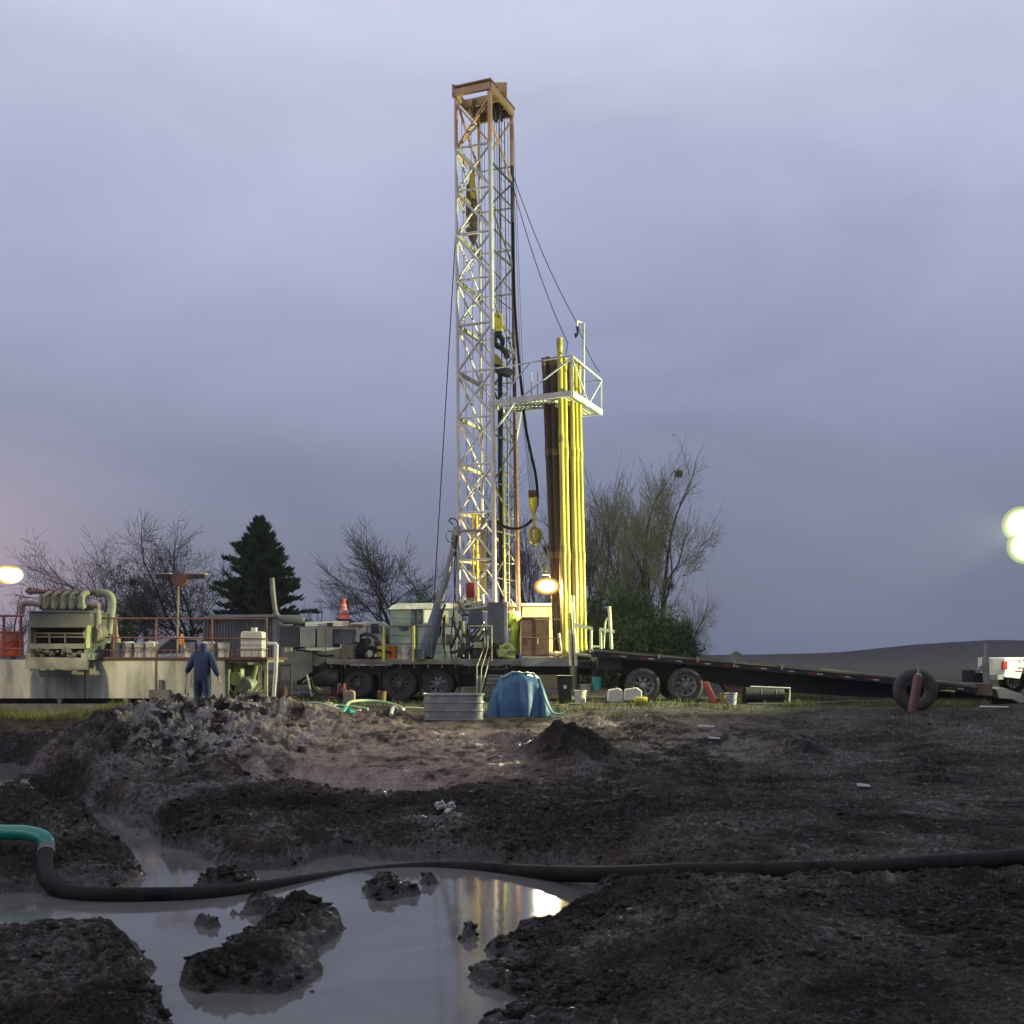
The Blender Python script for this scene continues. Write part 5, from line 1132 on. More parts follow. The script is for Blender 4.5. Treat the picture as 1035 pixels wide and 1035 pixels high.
# generic light truck (long axis X)
def truck(label, x, y, z, s=1., body=white, name='pickup_truck', flip=1, stripes=False):
    t = thing(name, label, 'pickup', (x, y, z))
    def V(a, b, c): return Vector((x+a*s*flip, y+b*s, z+c*s))
    def pr(pts, y0, y1, nm, m, par=t, bv=0.): return MB().prism([V(a, y0, c) for a, c in pts], (0, (y1-y0)*s, 0)).build(nm, m, par, bevel=bv)
    bd = pr([(-2.75,.55),(-2.75,1.12),(-.75,1.14),(-.72,1.16),(2.55,1.12),(2.75,.95),(2.78,.55),(2.35,.5),(2.25,.82),(1.95,.95),(1.6,.95),(1.3,.82),(1.2,.5),(-1.15,.5),(-1.25,.82),(-1.55,.95),(-1.9,.95),(-2.2,.82),(-2.3,.5)], -.95, .95, 'body', body, bv=.02)
    pr([(-.75,1.12),(-.62,1.75),(.35,1.78),(.55,1.76),(1.2,1.14)], -.82, .82, 'cab', body, bv=.03)
    for a in ([(-.60,1.2),(-.52,1.66),(-.05,1.69),(-.05,1.2)], [(.02,1.2),(.02,1.69),(.36,1.69),(.98,1.2)]): pr(a, -.835, -.825, 'window', glass)
    MB().prism([V(-.70,-.7,1.2), V(-.62,-.7,1.68), V(-.62,.7,1.68), V(-.70,.7,1.2)], (-.03*flip,0,0)).build('rear_window', glass, t)
    for wx in (-1.72, 1.78):
        for wy in (-.86, .86): wheel(t, V(wx, wy, .40), .39*s, .26*s)
    pr([(-2.80,.78),(-2.80,1.02),(-2.68,1.02),(-2.68,.78)], -.965, -.85, 'tail_light', mat('tail_light_red', (.35,.03,.02), .3))
    pr([(-2.92,.48),(-2.92,.62),(-2.75,.62),(-2.75,.48)], -.85, .85, 'bumper', galv)
    pr([(2.66,.8),(2.66,.98),(2.76,.98),(2.79,.8)], -.965, -.7, 'headlight', plastic)
    pr([(-.02,.98),(-.02,1.02),(-.18,1.02),(-.18,.98)], -.97, -.955, 'door_handle', black)
    if stripes:
        pr([(-2.45,.70),(-2.45,.735),(-1.95,.735),(-1.7,.76),(2.6,.76),(2.6,.70)], -.956, -.951, 'stripe', redp)
        mk = MB()
        for k, (a, c, w_, h_) in enumerate(((-2.35,.98,.03,.10),(-2.31,.98,.06,.02),(-2.22,1.02,.05,.05),(-2.12,1.0,.04,.04),(-2.0,.98,.03,.10),(-2.36,.80,.26,.03),(-2.05,.84,.22,.04),(-2.02,.76,.05,.05),(-1.92,.76,.05,.05))):
            p = V(a, -.956, c); mk.box(min(p.x, p.x+w_*s*flip), p.y, p.z, max(p.x, p.x+w_*s*flip), p.y+.004, p.z+h_*s)
        mk.build('lettering', black, t)
    return t
c = P(1068, 690, 36.5); truck('white pickup with red side stripe behind the right end of trailer', c.x+1.3, 37.4, hz(c.x, 37)+.02, 1.12, mat('pickup_white', (.74,.76,.70), .35), stripes=True)
c = P(165, 660, 38); truck('white pickup with dark windows behind the floodlight pole', P(186,660,38).x, 38.5, 1.35, 1.0, white, flip=-1)

# white service truck with the cone, behind the rig deck
sv = thing('service_van', 'white van roof and cab seen behind the rig deck under a cone', 'van', P(350,690,37.5))
D = 37.0
mb = MB(); mb.pprism([(308,629),(352,627.5),(352,672),(308,672)], D, 2.2); mb.build('box_body', white, sv, bevel=.03)
mb = MB(); mb.pprism([(353,629.5),(384,628),(390,634),(395,652),(400,656),(400,680),(353,680)], D+.1, 2.0); mb.build('cab', white, sv, bevel=.05)
MB().pprism([(375,630.5),(382,630.5),(383.5,640),(375,640)], D+.07, .05).build('window', glass, sv)
MB().pprism([(384.5,633),(389,634.5),(393,650),(387,650)], D+.07, .05).build('windscreen', glass, sv)
mb = MB(); mb.pbox(355, 631, 366.5, 635, D+.04, .08); mb.build('marker_light_bar', mat('marker_brown', (.20,.10,.04), .5), sv)
mb = MB(); mb.pbox(330.5, 629.5, 336, 634, D-.1, .2); mb.build('air_horn', black, sv)
MB().pbox(300, 672, 400, 692, D+.4, 1.6).build('shade_underframe', black, sv)  # black box added so the space below the deck reads dark
for x in (326, 388):
    c = P(x, 690, D); wheel(sv, (c.x, D+.1, hz(c.x, D)+.42), .42, .28)
for a in [MB().pbox(341, 627, 356, 629.2, D+.3, .8)]: a.build('roof_hatch', black, sv)
cn = P(347.5, 626.9, D+.7); tc_ = thing('traffic_cone', 'orange traffic cone with pale bands standing on the van roof', 'traffic cone', cn)
MB().lathe([(.19,.03),(.185,.04),(.145,.26)], cn, 'Z', 20).build('cone_body', mat('cone_orange', (.80,.13,.06), .45), tc_)
MB().lathe([(.145,.26),(.12,.39)], cn, 'Z', 20).build('reflective_band', mat('cone_band', (.75,.40,.33), .4), tc_)
MB().lathe([(.12,.39),(.105,.46)], cn, 'Z', 20).build('middle_band', mat('cone_orange', (1,1,1)), tc_); MB().lathe([(.105,.46),(.085,.55)], cn, 'Z', 20).build('reflective_band', mat('cone_band', (1,1,1)), tc_)
MB().lathe([(.085,.55),(.045,.74),(.001,.745)], cn, 'Z', 20).build('cone_tip', mat('cone_orange', (1,1,1)), tc_)
MB().box(cn.x-.24, cn.y-.24, cn.z, cn.x+.24, cn.y+.24, cn.z+.04).build('cone_base', black, tc_, bevel=.01)

# grey site cabin behind the deck
cb = thing('site_cabin', 'grey lapped-panel cabin with pale curved roof and lit window behind deck', 'cabin', P(425,690,36.5)); D = 36.5
MB().pbox(396, 671, 466, 695, D+.25, 2.0).build('shade_skid', black, cb); mb = MB(); mb.pbox(394, 614.5, 466, 671, D, 2.4)  # black box under the cabin added to darken the gap below the rig
for k in range(6): mb.pbox(394, 624+k*8.5, 421, 624.9+k*8.5, D-.025, .03); 
for k in range(6): mb.pbox(422.5, 624+k*8.5, 466, 624.9+k*8.5, D-.025, .03)
mb.build('wall', mat('cabin_grey', (.13,.165,.20), .5, dirt=(.10,.12,.14)), cb)
MB().pprism([(392.5,615.5),(396,612),(402,609.8),(440,609.3),(466,609.8),(466,614.8),(393,616)], D-.12, 2.7).build('roof', mat('cabin_roof', (.62,.63,.63), .45), cb)
MB().pbox(421, 616, 422.6, 668, D-.06, .06).build('door_frame', dark, cb)
wf = MB().pbox(427.5, 615.8, 438, 630.2, D-.05, .05).build('window', white, cb)
MB().pbox(428.8, 617, 436.8, 629, D-.06, .015).build('pane', lens_mat('lit_window', (.95,.92,.55), .85), wf)
MB().pbox(445, 617.5, 453, 630, D-.05, .05).build('blind_panel', mat('blind', (.42,.40,.28), .5), cb)
MB().lathe([(.001,-.02),(.08,-.02),(.08,.02)], P(410.5,635,D-.03), 'Y', 12).build('vent', black, cb)
# cream cabin behind the lamp
cc_ = thing('cream_cabin', 'cream-coloured cabin wall glowing under the floodlight behind brown box', 'cabin', P(545,690,36.5)); D = 36.2
MB().pbox(520, 671, 566, 696, D+.25, 2.0).build('shade_skid', black, cc_); mb = MB(); mb.pbox(528, 612.5, 565, 671, D, 2.4)  # black base box added here too, standing in for shade
for x in (537, 546, 555): mb.pbox(x, 613, x+.5, 670, D-.012, .02)
mb.build('wall', cream, cc_); MB().pbox(526.5, 609.5, 566, 612.5, D-.15, 2.7).build('roof', white, cc_, bevel=.01)
bx = thing('brown_tool_box', 'tall brown steel cupboard standing on the rig deck beneath the floodlight', 'cupboard', P(541,664,32.6))
mb = MB(); mb.pbox(527.5, 624.5, 555.2, 663.8, 32.6, 1.3); mb.build('box_body', brown, bx, bevel=.012)
mb = MB(); mb.pbox(527, 623.8, 555.8, 625, 32.56, 1.4)
for y in (644.5,): mb.pbox(527.3, y, 555.4, y+.7, 32.58, .03)
mb.build('lid', rust, bx); mb = MB(); mb.pbox(541, 626, 541.7, 663, 32.585, .03); mb.build('door_seam', rust, bx)
MB().tube([P(543.5,645,32.55), P(543.5,650,32.55)], .012, 6).build('handle', galv, bx)
mb = MB()
for k in range(16):
    p = P(random.uniform(556,571), 663, 32.3+random.random()*.3); s_ = random.uniform(.04,.09); mb.add([Vector(v)*s_+p+Vector((0,0,s_*.7)) for v in ico(1)[0]], [tuple(t) for t in ico(1)[1]])
t = single(mb, 'rag_pile', mat('rag_cream', (.45,.40,.25), .8), 'small heap of pale rags on the rear beam', 'rags', P(563,664,32.4))
mb = MB(); mb.tube([P(527,644.5,32.15), P(575,646,32.15)], .012, 5); mb.tube([P(540,626,32.15), P(575,626,32.15)], .012, 5); mb.build('rear_rope_rail', rust, rig)

# deck items
dz = P(0,666.4,32.6).z+.005
bucket(396.5, 666, 32.75, .40, .17, 'orange bucket on the rig deck between yellow posts', mat('bucket_orange', (.62,.22,.03), .4), z=dz)
bucket(410, 666, 32.75, .38, .16, 'white bucket on the rig deck beside the orange one', z=dz)
t = thing('yellow_drum', 'small yellow drum behind the left yellow post', 'drum', P(386.5,666,32.9)); b = Vector((P(386.5,666,32.9).x, 32.9, dz)); MB().lathe([(.001,0),(.14,0),(.15,.02),(.15,.36),(.13,.40),(.001,.40)], b, 'Z', 20).build('drum_body', yellow, t); MB().lathe([(.001,.44),(.04,.44),(.04,.40)], b, 'Z', 10).build('drum_cap', black, t)
t = thing('spray_bottle', 'small pale bottle standing on the deck edge', 'bottle', P(380,666,32.55)); b = Vector((P(380,666,32.55).x, 32.55, dz)); MB().lathe([(.001,0),(.04,0),(.04,.13),(.015,.18),(.001,.18)], b, 'Z', 12).build('bottle_body', plastic, t); MB().lathe([(.018,.17),(.018,.22),(.001,.22)], b, 'Z', 10).build('bottle_cap', black, t)
bucket(426, 666, 32.35, .0001+.30, .15, 'dark bucket at the foot of the raising ram', bluegrey, z=dz)

# ------------------------------------------------------------------ flatbed trailer
tr_ = thing('flatbed_trailer', 'black flatbed trailer with striped side rail sloping down to the right', 'trailer', (P(800,710,31).x, 31, 1.1))
D = 31.0; topl = [(600,656.0),(700,664.6),(777,671.3),(870,680.6),(911,684.6),(988,693)]
def band(o0, o1, D_, depth, pts=topl): return [(x, y+o0) for x, y in pts]+[(x, y+o1) for x, y in reversed(pts)], D_, depth
def bnd(o0, o1, D_, depth, nm, m, pts=topl):
    mb = MB()
    for i in range(len(pts)-1):
        (x0,y0),(x1,y1) = pts[i], pts[i+1]
        mb.pprism([(x0,y0+o0),(x1,y1+o0),(x1,y1+o1),(x0,y0+o1)], D_, depth)
    return mb.build(nm, m, tr_)
bnd(0, 2.2, D-.02, 2.5, 'bed', mat('deck_planks', (.17,.15,.11), .7, dirt=(.09,.075,.055), stretch=(.4,8,1)))
bnd(2.2, 7.5, D, .08, 'side_rail', black)
bnd(2.2, 7.5, D+2.38, .08, 'side_rail', black)
# main beams, taper to the right
for dy in (.75, 1.6):
    mb = MB(); bl_ = [(604,664),(640,667),(700,672),(777,679),(870,688),(950,696)]; bo = [(604,674),(640,684),(700,686),(752,697),(870,704.5),(950,707)]
    for i in range(len(bl_)-1): mb.pprism([bl_[i], bl_[i+1], bo[i+1], bo[i]], D+dy, .14)
    mb.build('main_beam', black, tr_)
mb = MB()
for k in range(19):
    x = 612+k*19; y = np.interp(x, [p[0] for p in topl], [p[1] for p in topl]); mb.pprism([(x,y+2.5),(x+2,y+2.6),(x+2,y+8.5),(x,y+8.5)], D+.08, 2.3)
mb.build('cross_member', dark, tr_)
tr1 = mat('reflector_red', (.22,.035,.025), .4); tr2 = mat('reflector_white', (.50,.50,.47), .35)
for k in range(13):
    x = 618+k*28.4
    for (a, b, m_) in ((0, 8.5, tr1), (9, 15, tr2)):
        y = np.interp(x+a, [p[0] for p in topl], [p[1] for p in topl]); y2 = np.interp(x+b, [p[0] for p in topl], [p[1] for p in topl])
        MB().pprism([(x+a,y+4.2),(x+b,y2+4.2),(x+b,y2+5.6),(x+a,y+5.6)], D-.006, .008).build('reflector', m_, tr_)
mb = MB()
for x in (666, 705, 742, 790): y = np.interp(x, [p[0] for p in topl], [p[1] for p in topl]); mb.pprism([(x-.7,y-1),(x+1.2,y-1),(x+1.2,y+4),(x-.7,y+4)], D-.05, .06)
mb.build('stake_pocket', galv, tr_)
for x, y in ((650, 694.5), (693.5, 696)):
    c = P(x, y, D); c.z = hz(c.x, D+.1)+.49
    wheel(tr_, Vector((c.x, D+.15, c.z)), .505, .32, rimm, holes=8); wheel(tr_, Vector((c.x, D+2.1, c.z)), .505, .32, rimm, holes=8)
mb = MB(); a = P(650,693,D+.3); b = P(693,695,D+.3); mb.tube([(a.x,D+.3,a.z),(a.x,D+2,a.z)], .07, 8); mb.tube([(b.x,D+.3,b.z),(b.x,D+2,b.z)], .07, 8); mb.pbox(640, 684, 704, 690, D+.6, .1); mb.build('axle', black, tr_)
mb = MB(); mb.pbox(604, 664, 628, 677, D+.2, 1.8); mb.pbox(600,672,612,684,D+.5,1.2); mb.build('rear_box', black, tr_)
mb = MB(); mb.pprism([(986,690.5),(1003,691),(1004,704),(985,702.5)], D+.1, 1.4); mb.build('coupler_block', mat('coupler_rust', (.17,.11,.07), .7), tr_, bevel=.02)
mb = MB(); mb.pprism([(1005,696),(1014,695),(1034,702),(1040,710),(1031,711),(1024,707),(1010,706),(1008,699)], D+.2, .9); mb.build('gooseneck', mat('gooseneck_pale', (.50,.52,.36), .5), tr_, bevel=.02)
mb = MB(); mb.pprism([(960,699),(1034,706),(1040,713),(960,711)], D+.5, .8); mb.build('neck_frame', black, tr_)
bnd(-.9, .0, D+.02, .10, 'pale_edge', mat('pale_edge', (.42,.44,.28), .6), [(830,676.6),(870,680.6),(911,684.6),(986,692.9)])

# behind the coupler: battery box and post
t = thing('pump_skid', 'small black machine with silver pipes beside the white pickup', 'machine', P(984,690,34)); mb = MB(); mb.pbox(980, 677, 986, 690, 34, .6); mb.pbox(986, 680, 995, 690, 34.1, .6); mb.build('machine_body', black, t, bevel=.02)
mb = MB(); mb.tube(smooth_path([P(988,677.5,34), P(991,674,34), P(996,673,34)]), .045, 8); mb.tube(smooth_path([P(989,679.5,34), P(992,677,34), P(996,676,34)]), .045, 8); mb.build('pipe', galv, t)
mb = MB(); g = hz(P(997,690,34).x, 34); a = P(996,650,34); mb.tube([(a.x,34,a.z),(a.x+.05,34,g)], .05, 8); mb.tube([(a.x+.0,34,P(0,664,34).z),(a.x+.05,34,g)], .11, 8); single(mb, 'marker_post', lgrey, 'grey post standing between the machine and the white pickup', 'post', (a.x,34,g))

# loose tyre, gas cylinder, red jack
g = on_ground(925, 718.5, 0, 24, 40); D = max(min(g.y, 30.2), 28.5); r = .56; x = P(925,700,D).x; ty = MB()
ty.lathe([(r*.48,-.10),(r*.62,-.15),(r*.85,-.16),(r*.95,-.12),(r,-.06),(r,.06),(r*.95,.12),(r*.85,.16),(r*.62,.15),(r*.48,.10),(r*.46,.0),(r*.48,-.10)], (x, D, hz(x, D)+r*.93), 'Y', 40)
for k in range(0):
    a = 2*math.pi*k/30; d = Vector((math.cos(a), 0, math.sin(a))); c0 = Vector((x, D, hz(x, D)+r*.93)); ty.bar(c0+d*r*.985+Vector((0,-.12,0)), c0+d*r*.992+Vector((0,.12,0)), .05, .02)
single(ty, 'loose_tyre', rubber, 'large loose black tyre standing upright behind the maroon gas cylinder', 'tyre', (x, D, hz(x, D)))
D = D-.55; xb = P(921.5,718,D).x; gz = hz(xb, D); h_ = P(0,681,D).z; gcy = thing('gas_cylinder', 'maroon gas cylinder leaning upright in front of the loose tyre', 'gas cylinder', (xb, D, gz))
top = Vector((P(928.5,680,D).x, D, h_)); bot = Vector((xb, D, gz-.08)); MB().tube([bot, lerp(bot,top,.9), lerp(bot,top,.95), top], [.115,.115,.10,.05], 16).build('cylinder_body', mat('maroon_paint', (.15,.035,.04), .45, dirt=(.10,.03,.03)), gcy)
MB().tube([top, top+Vector((.02,0,.14))], .035, 10).build('valve', galv, gcy); MB().tube([lerp(bot,top,.965), lerp(bot,top,1.0)], [.075,.06], 12).build('collar', plastic, gcy)
mb = MB(); a = P(712.5,690,30.3); b = P(725,717,30.1); b.z = max(hz(b.x,30.1), b.z); mb.prism([P(710.5,690,30.3), P(716,689,30.3), P(728,716,30.1), P(722,718,30.1)], (0,.18,0)); t = thing('red_jack_stand', 'red inclined jack stand beside the trailer wheel', 'jack', b); mb.build('stand_leg', mat('red_stand', (.42,.055,.035), .5), t, bevel=.01)
MB().box(b.x-.15, 30.0, b.z-.02, b.x+.12, 30.4, b.z+.02).build('foot', redp, t)

# things lying around under rig and trailer
def gp_(px, D): x = (px-CX)*D/F; return Vector((x, D, hz(x, D)))
t = thing('trash_can', 'black wheeled bin with small white label under the rig tail', 'bin', gp_(571, 31.2)); b = gp_(571, 31.2)
MB().prism([b+Vector((-.17,-.17,.02)), b+Vector((.17,-.17,.02)), b+Vector((.22,-.2,.72)), b+Vector((-.22,-.2,.72))], (0,.38,0)).build('bin_body', black, t, bevel=.02); MB().box(b.x-.24, b.y-.23, b.z+.725, b.x+.24, b.y+.22, b.z+.77).build('lid', black, t, bevel=.015)
MB().box(b.x-.05, b.y-.214, b.z+.40, b.x+.04, b.y-.190, b.z+.50).build('label', plastic, t)
bucket(586.5, 708, 30.6, .36, .17, 'white square-looking bucket beside the green jack', z=gp_(586.5,30.6).z)
bucket(592, 700, 31.2, .36, .16, 'pale dirty bucket behind the white bucket under the rig tail', mat('dirty_plastic', (.36,.37,.28), .5), z=gp_(592,31.2).z+.12)
def jug(px, D, w, h, label, m=plastic, zoff=0.):
    b = gp_(px, D)+Vector((0,0,zoff)); t = thing('plastic_jug', label, 'jug', b, 'white jugs beside the trailer wheel'); MB().prism([b+Vector((-w,-.12,0)), b+Vector((w,-.12,0)), b+Vector((w,-.12,h*.72)), b+Vector((w*.45,-.12,h)), b+Vector((-w*.9,-.12,h*.86))], (0,.26,0)).build('jug_body', m, t, bevel=.03)
    MB().lathe([(.001,.05),(.03,.05),(.03,-.03)], b+Vector((w*.0,0,h)), 'Z', 10).build('cap', black, t); return t
jug(622, 30.4, .22, .40, 'white lumpy jug left of the trailer wheel', zoff=.06); jug(639.5, 30.2, .24, .36, 'white jug standing in front of the left trailer wheel', zoff=.06)
t = thing('teal_bucket', 'teal bucket hanging under the trailer front', 'bucket', P(603.5,697,31.3)); b = P(603.5,697,31.3); MB().lathe([(.001,0),(.11,0),(.14,.36),(.15,.36),(.15,.33)], b, 'Z', 18).build('pail', mat('teal_plastic', (.05,.34,.36), .4), t); MB().tube([b+Vector((-.14,0,.35)), b+Vector((0,0,.62)), b+Vector((.14,0,.35))], .008, 5).build('handle', wirem, t)
mb = MB(); 
for (x0, x1, D, h_) in ((561,597,30.0,.05),(575,652,29.9,.05),(600,655,30.3,.06)): a = gp_(x0, D); b = gp_(x1, D); mb.box(a.x, D, a.z-.02, b.x, D+.22, a.z+h_)
single(mb, 'timber_plank', mat('dirty_timber', (.16,.14,.09), .8), 'flat muddy timber planks lying under the buckets', 'plank', gp_(600, 30.0))
t = thing('yellow_can', 'small bright yellow can lying before the white jugs', 'can', gp_(648, 29.5)); b = gp_(648, 29.5); MB().lathe([(.001,-.16),(.10,-.16),(.11,-.14),(.11,.14),(.10,.16),(.001,.16)], b+Vector((0,0,.11)), 'X', 18).build('can_body', yellow, t); MB().lathe([(.001,.19),(.03,.19),(.03,.15)], b+Vector((0,0,.11)), 'X', 10).build('can_cap', redp, t)
bucket(739, 717, 30.2, .33, .16, 'pale paint bucket to the right of the red jack', mat('pale_bucket', (.42,.40,.44), .45), z=gp_(739,30.2).z)
bucket(731, 717, 30.7, .30, .10, 'lime-stained pail squeezed behind the red jack', mat('lime_pail', (.40,.42,.16), .5), z=gp_(731,30.7).z, handle=False)
bucket(748, 717, 30.7, .27, .10, 'narrow green pail between paint bucket and black drum', mat('green_pail', (.26,.33,.14), .5), z=gp_(748,30.7).z, handle=False)
t = thing('brown_hopper', 'reddish-brown metal hopper hanging under the trailer beam', 'hopper', P(744,700,31.3)); MB().pprism([(730,692.5),(752,695),(752,704),(741,704.5),(736,700)], 31.2, .5).build('hopper_body', mat('hopper_rust', (.14,.06,.05), .7), t, bevel=.01); MB().pprism([(730,691.5),(753,694),(753,695),(730,692.8)], 31.18, .55).build('rim', rust, t)
t = thing('black_drum', 'black drum lying on its side with lamplight painted yellow on one end', 'drum', gp_(775, 30.6)); b = gp_(775, 30.6)
MB().lathe([(.001,-.62),(.22,-.62),(.24,-.60),(.24,-.2),(.25,-.19),(.24,-.18),(.24,.2),(.25,.21),(.24,.22),(.24,.42),(.235,.44)], b+Vector((0,0,.25)), 'X', 24).build('drum_body', black, t)
MB().lathe([(.001,.445),(.20,.445),(.225,.43)], b+Vector((0,0,.25)), 'X', 24).build('lit_drum_end', yellow, t)  # lamplight on the end of the drum, put in as yellow paint
MB().tube([b+Vector((.55,-.25,.0)), b+Vector((.58,-.25,.46)), b+Vector((-.5,-.25,.50))], .03, 8).build('cradle', white, t)
mb = MB(); a = gp_(757, 29.9); b = gp_(803, 29.9); mb.box(a.x, 29.9, a.z, b.x, 30.1, a.z+.09); single(mb, 'pale_board', mat('pale_board', (.24,.25,.23), .6), 'pale grey board on the ground in front of the black drum', 'board', a)
mb = MB(); a = gp_(805, 29.9); b = gp_(905, 30.2); mb.tube([a+Vector((0,0,.06)), lerp(a,b,.5)+Vector((0,0,.10)), b+Vector((0,0,.06))], .035, 6); single(mb, 'ground_rod', dark, 'long dark pipe lying along the grass under the trailer', 'pipe', a)

# stock tank
Dk = 26.4; gk = P(457.5, 729, Dk); x0, x1 = P(427.5,700,Dk).x, P(488,700,Dk).x; zb = min(hz(gk.x, Dk)-.01, gk.z); zt = P(0,702,Dk).z
tkk = thing('stock_tank', 'galvanised oblong stock tank with ribbed sides standing in front of steps', 'stock tank', (gk.x, Dk, zb)); mb = MB()
def oval(sx, sy, z, n=48):
    out_ = []; w_ = (x1-x0)/2*sx; d_ = .34*sy; cx_ = (x0+x1)/2
    for k in range(n):
        a = 2*math.pi*k/n; c_ = math.cos(a); s_ = math.sin(a); out_.append(Vector((cx_+math.copysign(abs(c_)**.45, c_)*w_, Dk+.34+math.copysign(abs(s_)**.6, s_)*d_, z)))
    return out_
rings = [oval(1,1,zb)]
H_ = zt-zb
for f_, s_ in ((.06,1),(.08,1.02),(.10,1),(.36,1),(.38,1.025),(.42,1.025),(.44,1),(.66,1),(.68,1.025),(.72,1.025),(.74,1),(.94,1),(.95,1.035),(1.0,1.035),(1.0,.985),(.93,.98),(.1,.97)): rings.append(oval(s_, 1+(s_-1)*2, zb+H_*f_))
vs = [v for g_ in rings for v in g_]; n = 48; mb.add(vs, [(i*n+k, i*n+(k+1) % n, (i+1)*n+(k+1) % n, (i+1)*n+k) for i in range(len(rings)-1) for k in range(n)], False); mb.add(rings[-1], [tuple(range(n))]); mb.build('tank_shell', galv, tkk)
MB().tube(oval(1.03,1.06,zt)+[oval(1.03,1.06,zt)[0]], .018, 6).build('rim', galv, tkk)

# blue tarp over a heap
Dt = 27.2; mb = MB(); nx, ny = 70, 40; V = []; xa, xb_ = P(491,700,Dt).x, P(562,700,Dt).x
def tarp_pt(u, v):     # u across, v front to back
    s = abs(2*u-1); prof = np.interp(u, [0,.04,.10,.22,.35,.5,.65,.78,.86,.92,1.0], [.0,.28,.60,.86,.98,1.0,.97,.88,.55,.28,.0])
    fr_ = np.interp(v, [0,.05,.16,.3,.5,.75,.92,1], [0,.32,.82,.97,1,.95,.6,0])
    return prof*fr_
Hh = P(0,679,Dt+.6).z-P(0,725,Dt).z; z0_ = hz((xa+xb_)/2, Dt)-.04
for j in range(ny+1):
    for i in range(nx+1):
        u, v = i/nx, j/ny; h_ = tarp_pt(u, v); fold = math.sin(u*u*19+math.sin(v*5)*.9+1)*.6+math.sin(u*27+v*4+math.sin(u*9)*2)*.22+math.sin(u*8-v*3)*.4-.75*(1-abs(math.sin(u*12+.5+v*2+.6*math.sin(u*7))))**3*1.6
        e_ = (1-h_)**.5; x = xa+(xb_-xa)*u+.02*math.sin(v*11); y = Dt+1.3*v-.07*fold*e_*(v < .5)+.05*math.sin(u*9)
        V.append((x, y, z0_+Hh*h_*(1+.03*math.sin(u*13+v*9))+.03*fold*h_*(1-h_)*2+.02*float(vn(np.array([u*12.]), np.array([v*12.]), 5)[0])))
mb.add(V, [(j*(nx+1)+i, j*(nx+1)+i+1, (j+1)*(nx+1)+i+1, (j+1)*(nx+1)+i) for j in range(ny) for i in range(nx)], True)
tb_ = thing('blue_tarp', 'blue tarpaulin draped over a heap beside the stock tank', 'tarpaulin', ((xa+xb_)/2, Dt, z0_)); mb.build('tarp_sheet', tarp, tb_)
mb = MB(); mb.tube(smooth_path([P(506,685,Dt+.42), P(513,683,Dt+.38), P(519,679.5,Dt+.36), P(528,680.5,Dt+.36), P(538,681,Dt+.40), P(541,684,Dt+.45)]), [.03+.012*math.sin(k*1.3) for k in range(31)], 8); mb.build('folded_edge', mat('tarp_pale', (.26,.42,.36), .4), tb_)
mb = MB(); mb.tube(smooth_path([P(549,700,Dt+.05), P(553,711,Dt-.03), P(558,720,Dt-.08), P(564,722,Dt-.05), P(570,721,Dt)]), .03, 6); mb.build('tie_rope', mat('tarp_pale', (1,1,1)), tb_)
for xx in (521, 537, 500): pass

# hoses and clutter left of the stock tank
def ghose(pts, r, m, label, lift=.03, name='water_hose', grp=None, cat='hose'):
    q = []
    for (px, D, l) in pts: g = gp_(px, D); g.z += r+l; q.append(g)
    return single(MB().tube(smooth_path(q, 8), r, 8), name, m, label, cat, q[0], grp)
hg = mat('pale_lime_hose', (.38,.52,.28), .45); hw = mat('off_white_hose', (.55,.56,.44), .45)
ghose([(345,25.8,0),(348,27.2,.05),(354,28.6,.12),(372,29.2,.10),(392,29.2,.06),(403,28.9,.03),(408,28.4,0)], .04, hg, 'pale lime hose arching across the mud left of the stock tank', grp='pale hoses on the ground')
ghose([(408,28.3,.02),(404,27.3,.02),(398,26.4,.0),(395,25.6,0)], .045, hw, 'short thick off-white hose end pointing at the camera', grp='pale hoses on the ground')
ghose([(290,27.6,.05),(310,28.2,.10),(330,28.0,.05),(345,28.3,.05),(372,28.0,.03)], .045, hg, 'green hose lying beside the valve left of the rubble', grp='pale hoses on the ground')
ghose([(292,26.8,0),(320,27.0,.02),(350,26.7,0),(365,26.9,.0)], .03, hw, 'thin off-white hose nearest to the rubble mound', grp='pale hoses on the ground')
ghose([(345,25.6,0),(350,26.0,.02),(358,25.9,0),(352,25.3,0)], .05, mat('teal_hose', (1,1,1)), 'teal hose loop on the mud near the lime hose')
ghose([(410,28.8,.02),(440,29.0,.02),(470,28.8,0)], .025, hw, 'thin hose running behind the stock tank', grp='pale hoses on the ground')
for px, D, lb in ((294, 27.7, 'lime green valve fitting on the ground below the white pipe'), (332, 27.6, 'pale hose coupling on the ground below the rig jack')):
    g = gp_(px, D); t = thing('hose_fitting', lb, 'fitting', g); MB().lathe([(.001,-.16),(.09,-.16),(.09,-.08),(.13,-.08),(.13,.08),(.09,.08),(.09,.16),(.001,.16)], g+Vector((0,0,.13)), 'X', 14).build('coupling_body', mat('lime_fitting', (.50,.58,.28), .5), t)
    MB().tube([g+Vector((0,0,.25)), g+Vector((0,0,.36)), g+Vector((.12,0,.38))], .02, 6).build('lever', redp, t)
b = gp_(352.5, 30.2); t = thing('water_jug', 'cream square jug on the ground before the rig wheels', 'jug', b); MB().prism([b+Vector((-.15,0,0)), b+Vector((.15,0,0)), b+Vector((.15,0,.30)), b+Vector((.10,0,.34)), b+Vector((-.12,0,.34)), b+Vector((-.15,0,.30))], (0,.24,0)).build('jug_body', mat('cream_plastic', (.46,.38,.26), .5), t, bevel=.02); MB().lathe([(.001,.38),(.035,.38),(.035,.33)], b+Vector((.02,.12,0)), 'Z', 10).build('cap', redp, t)
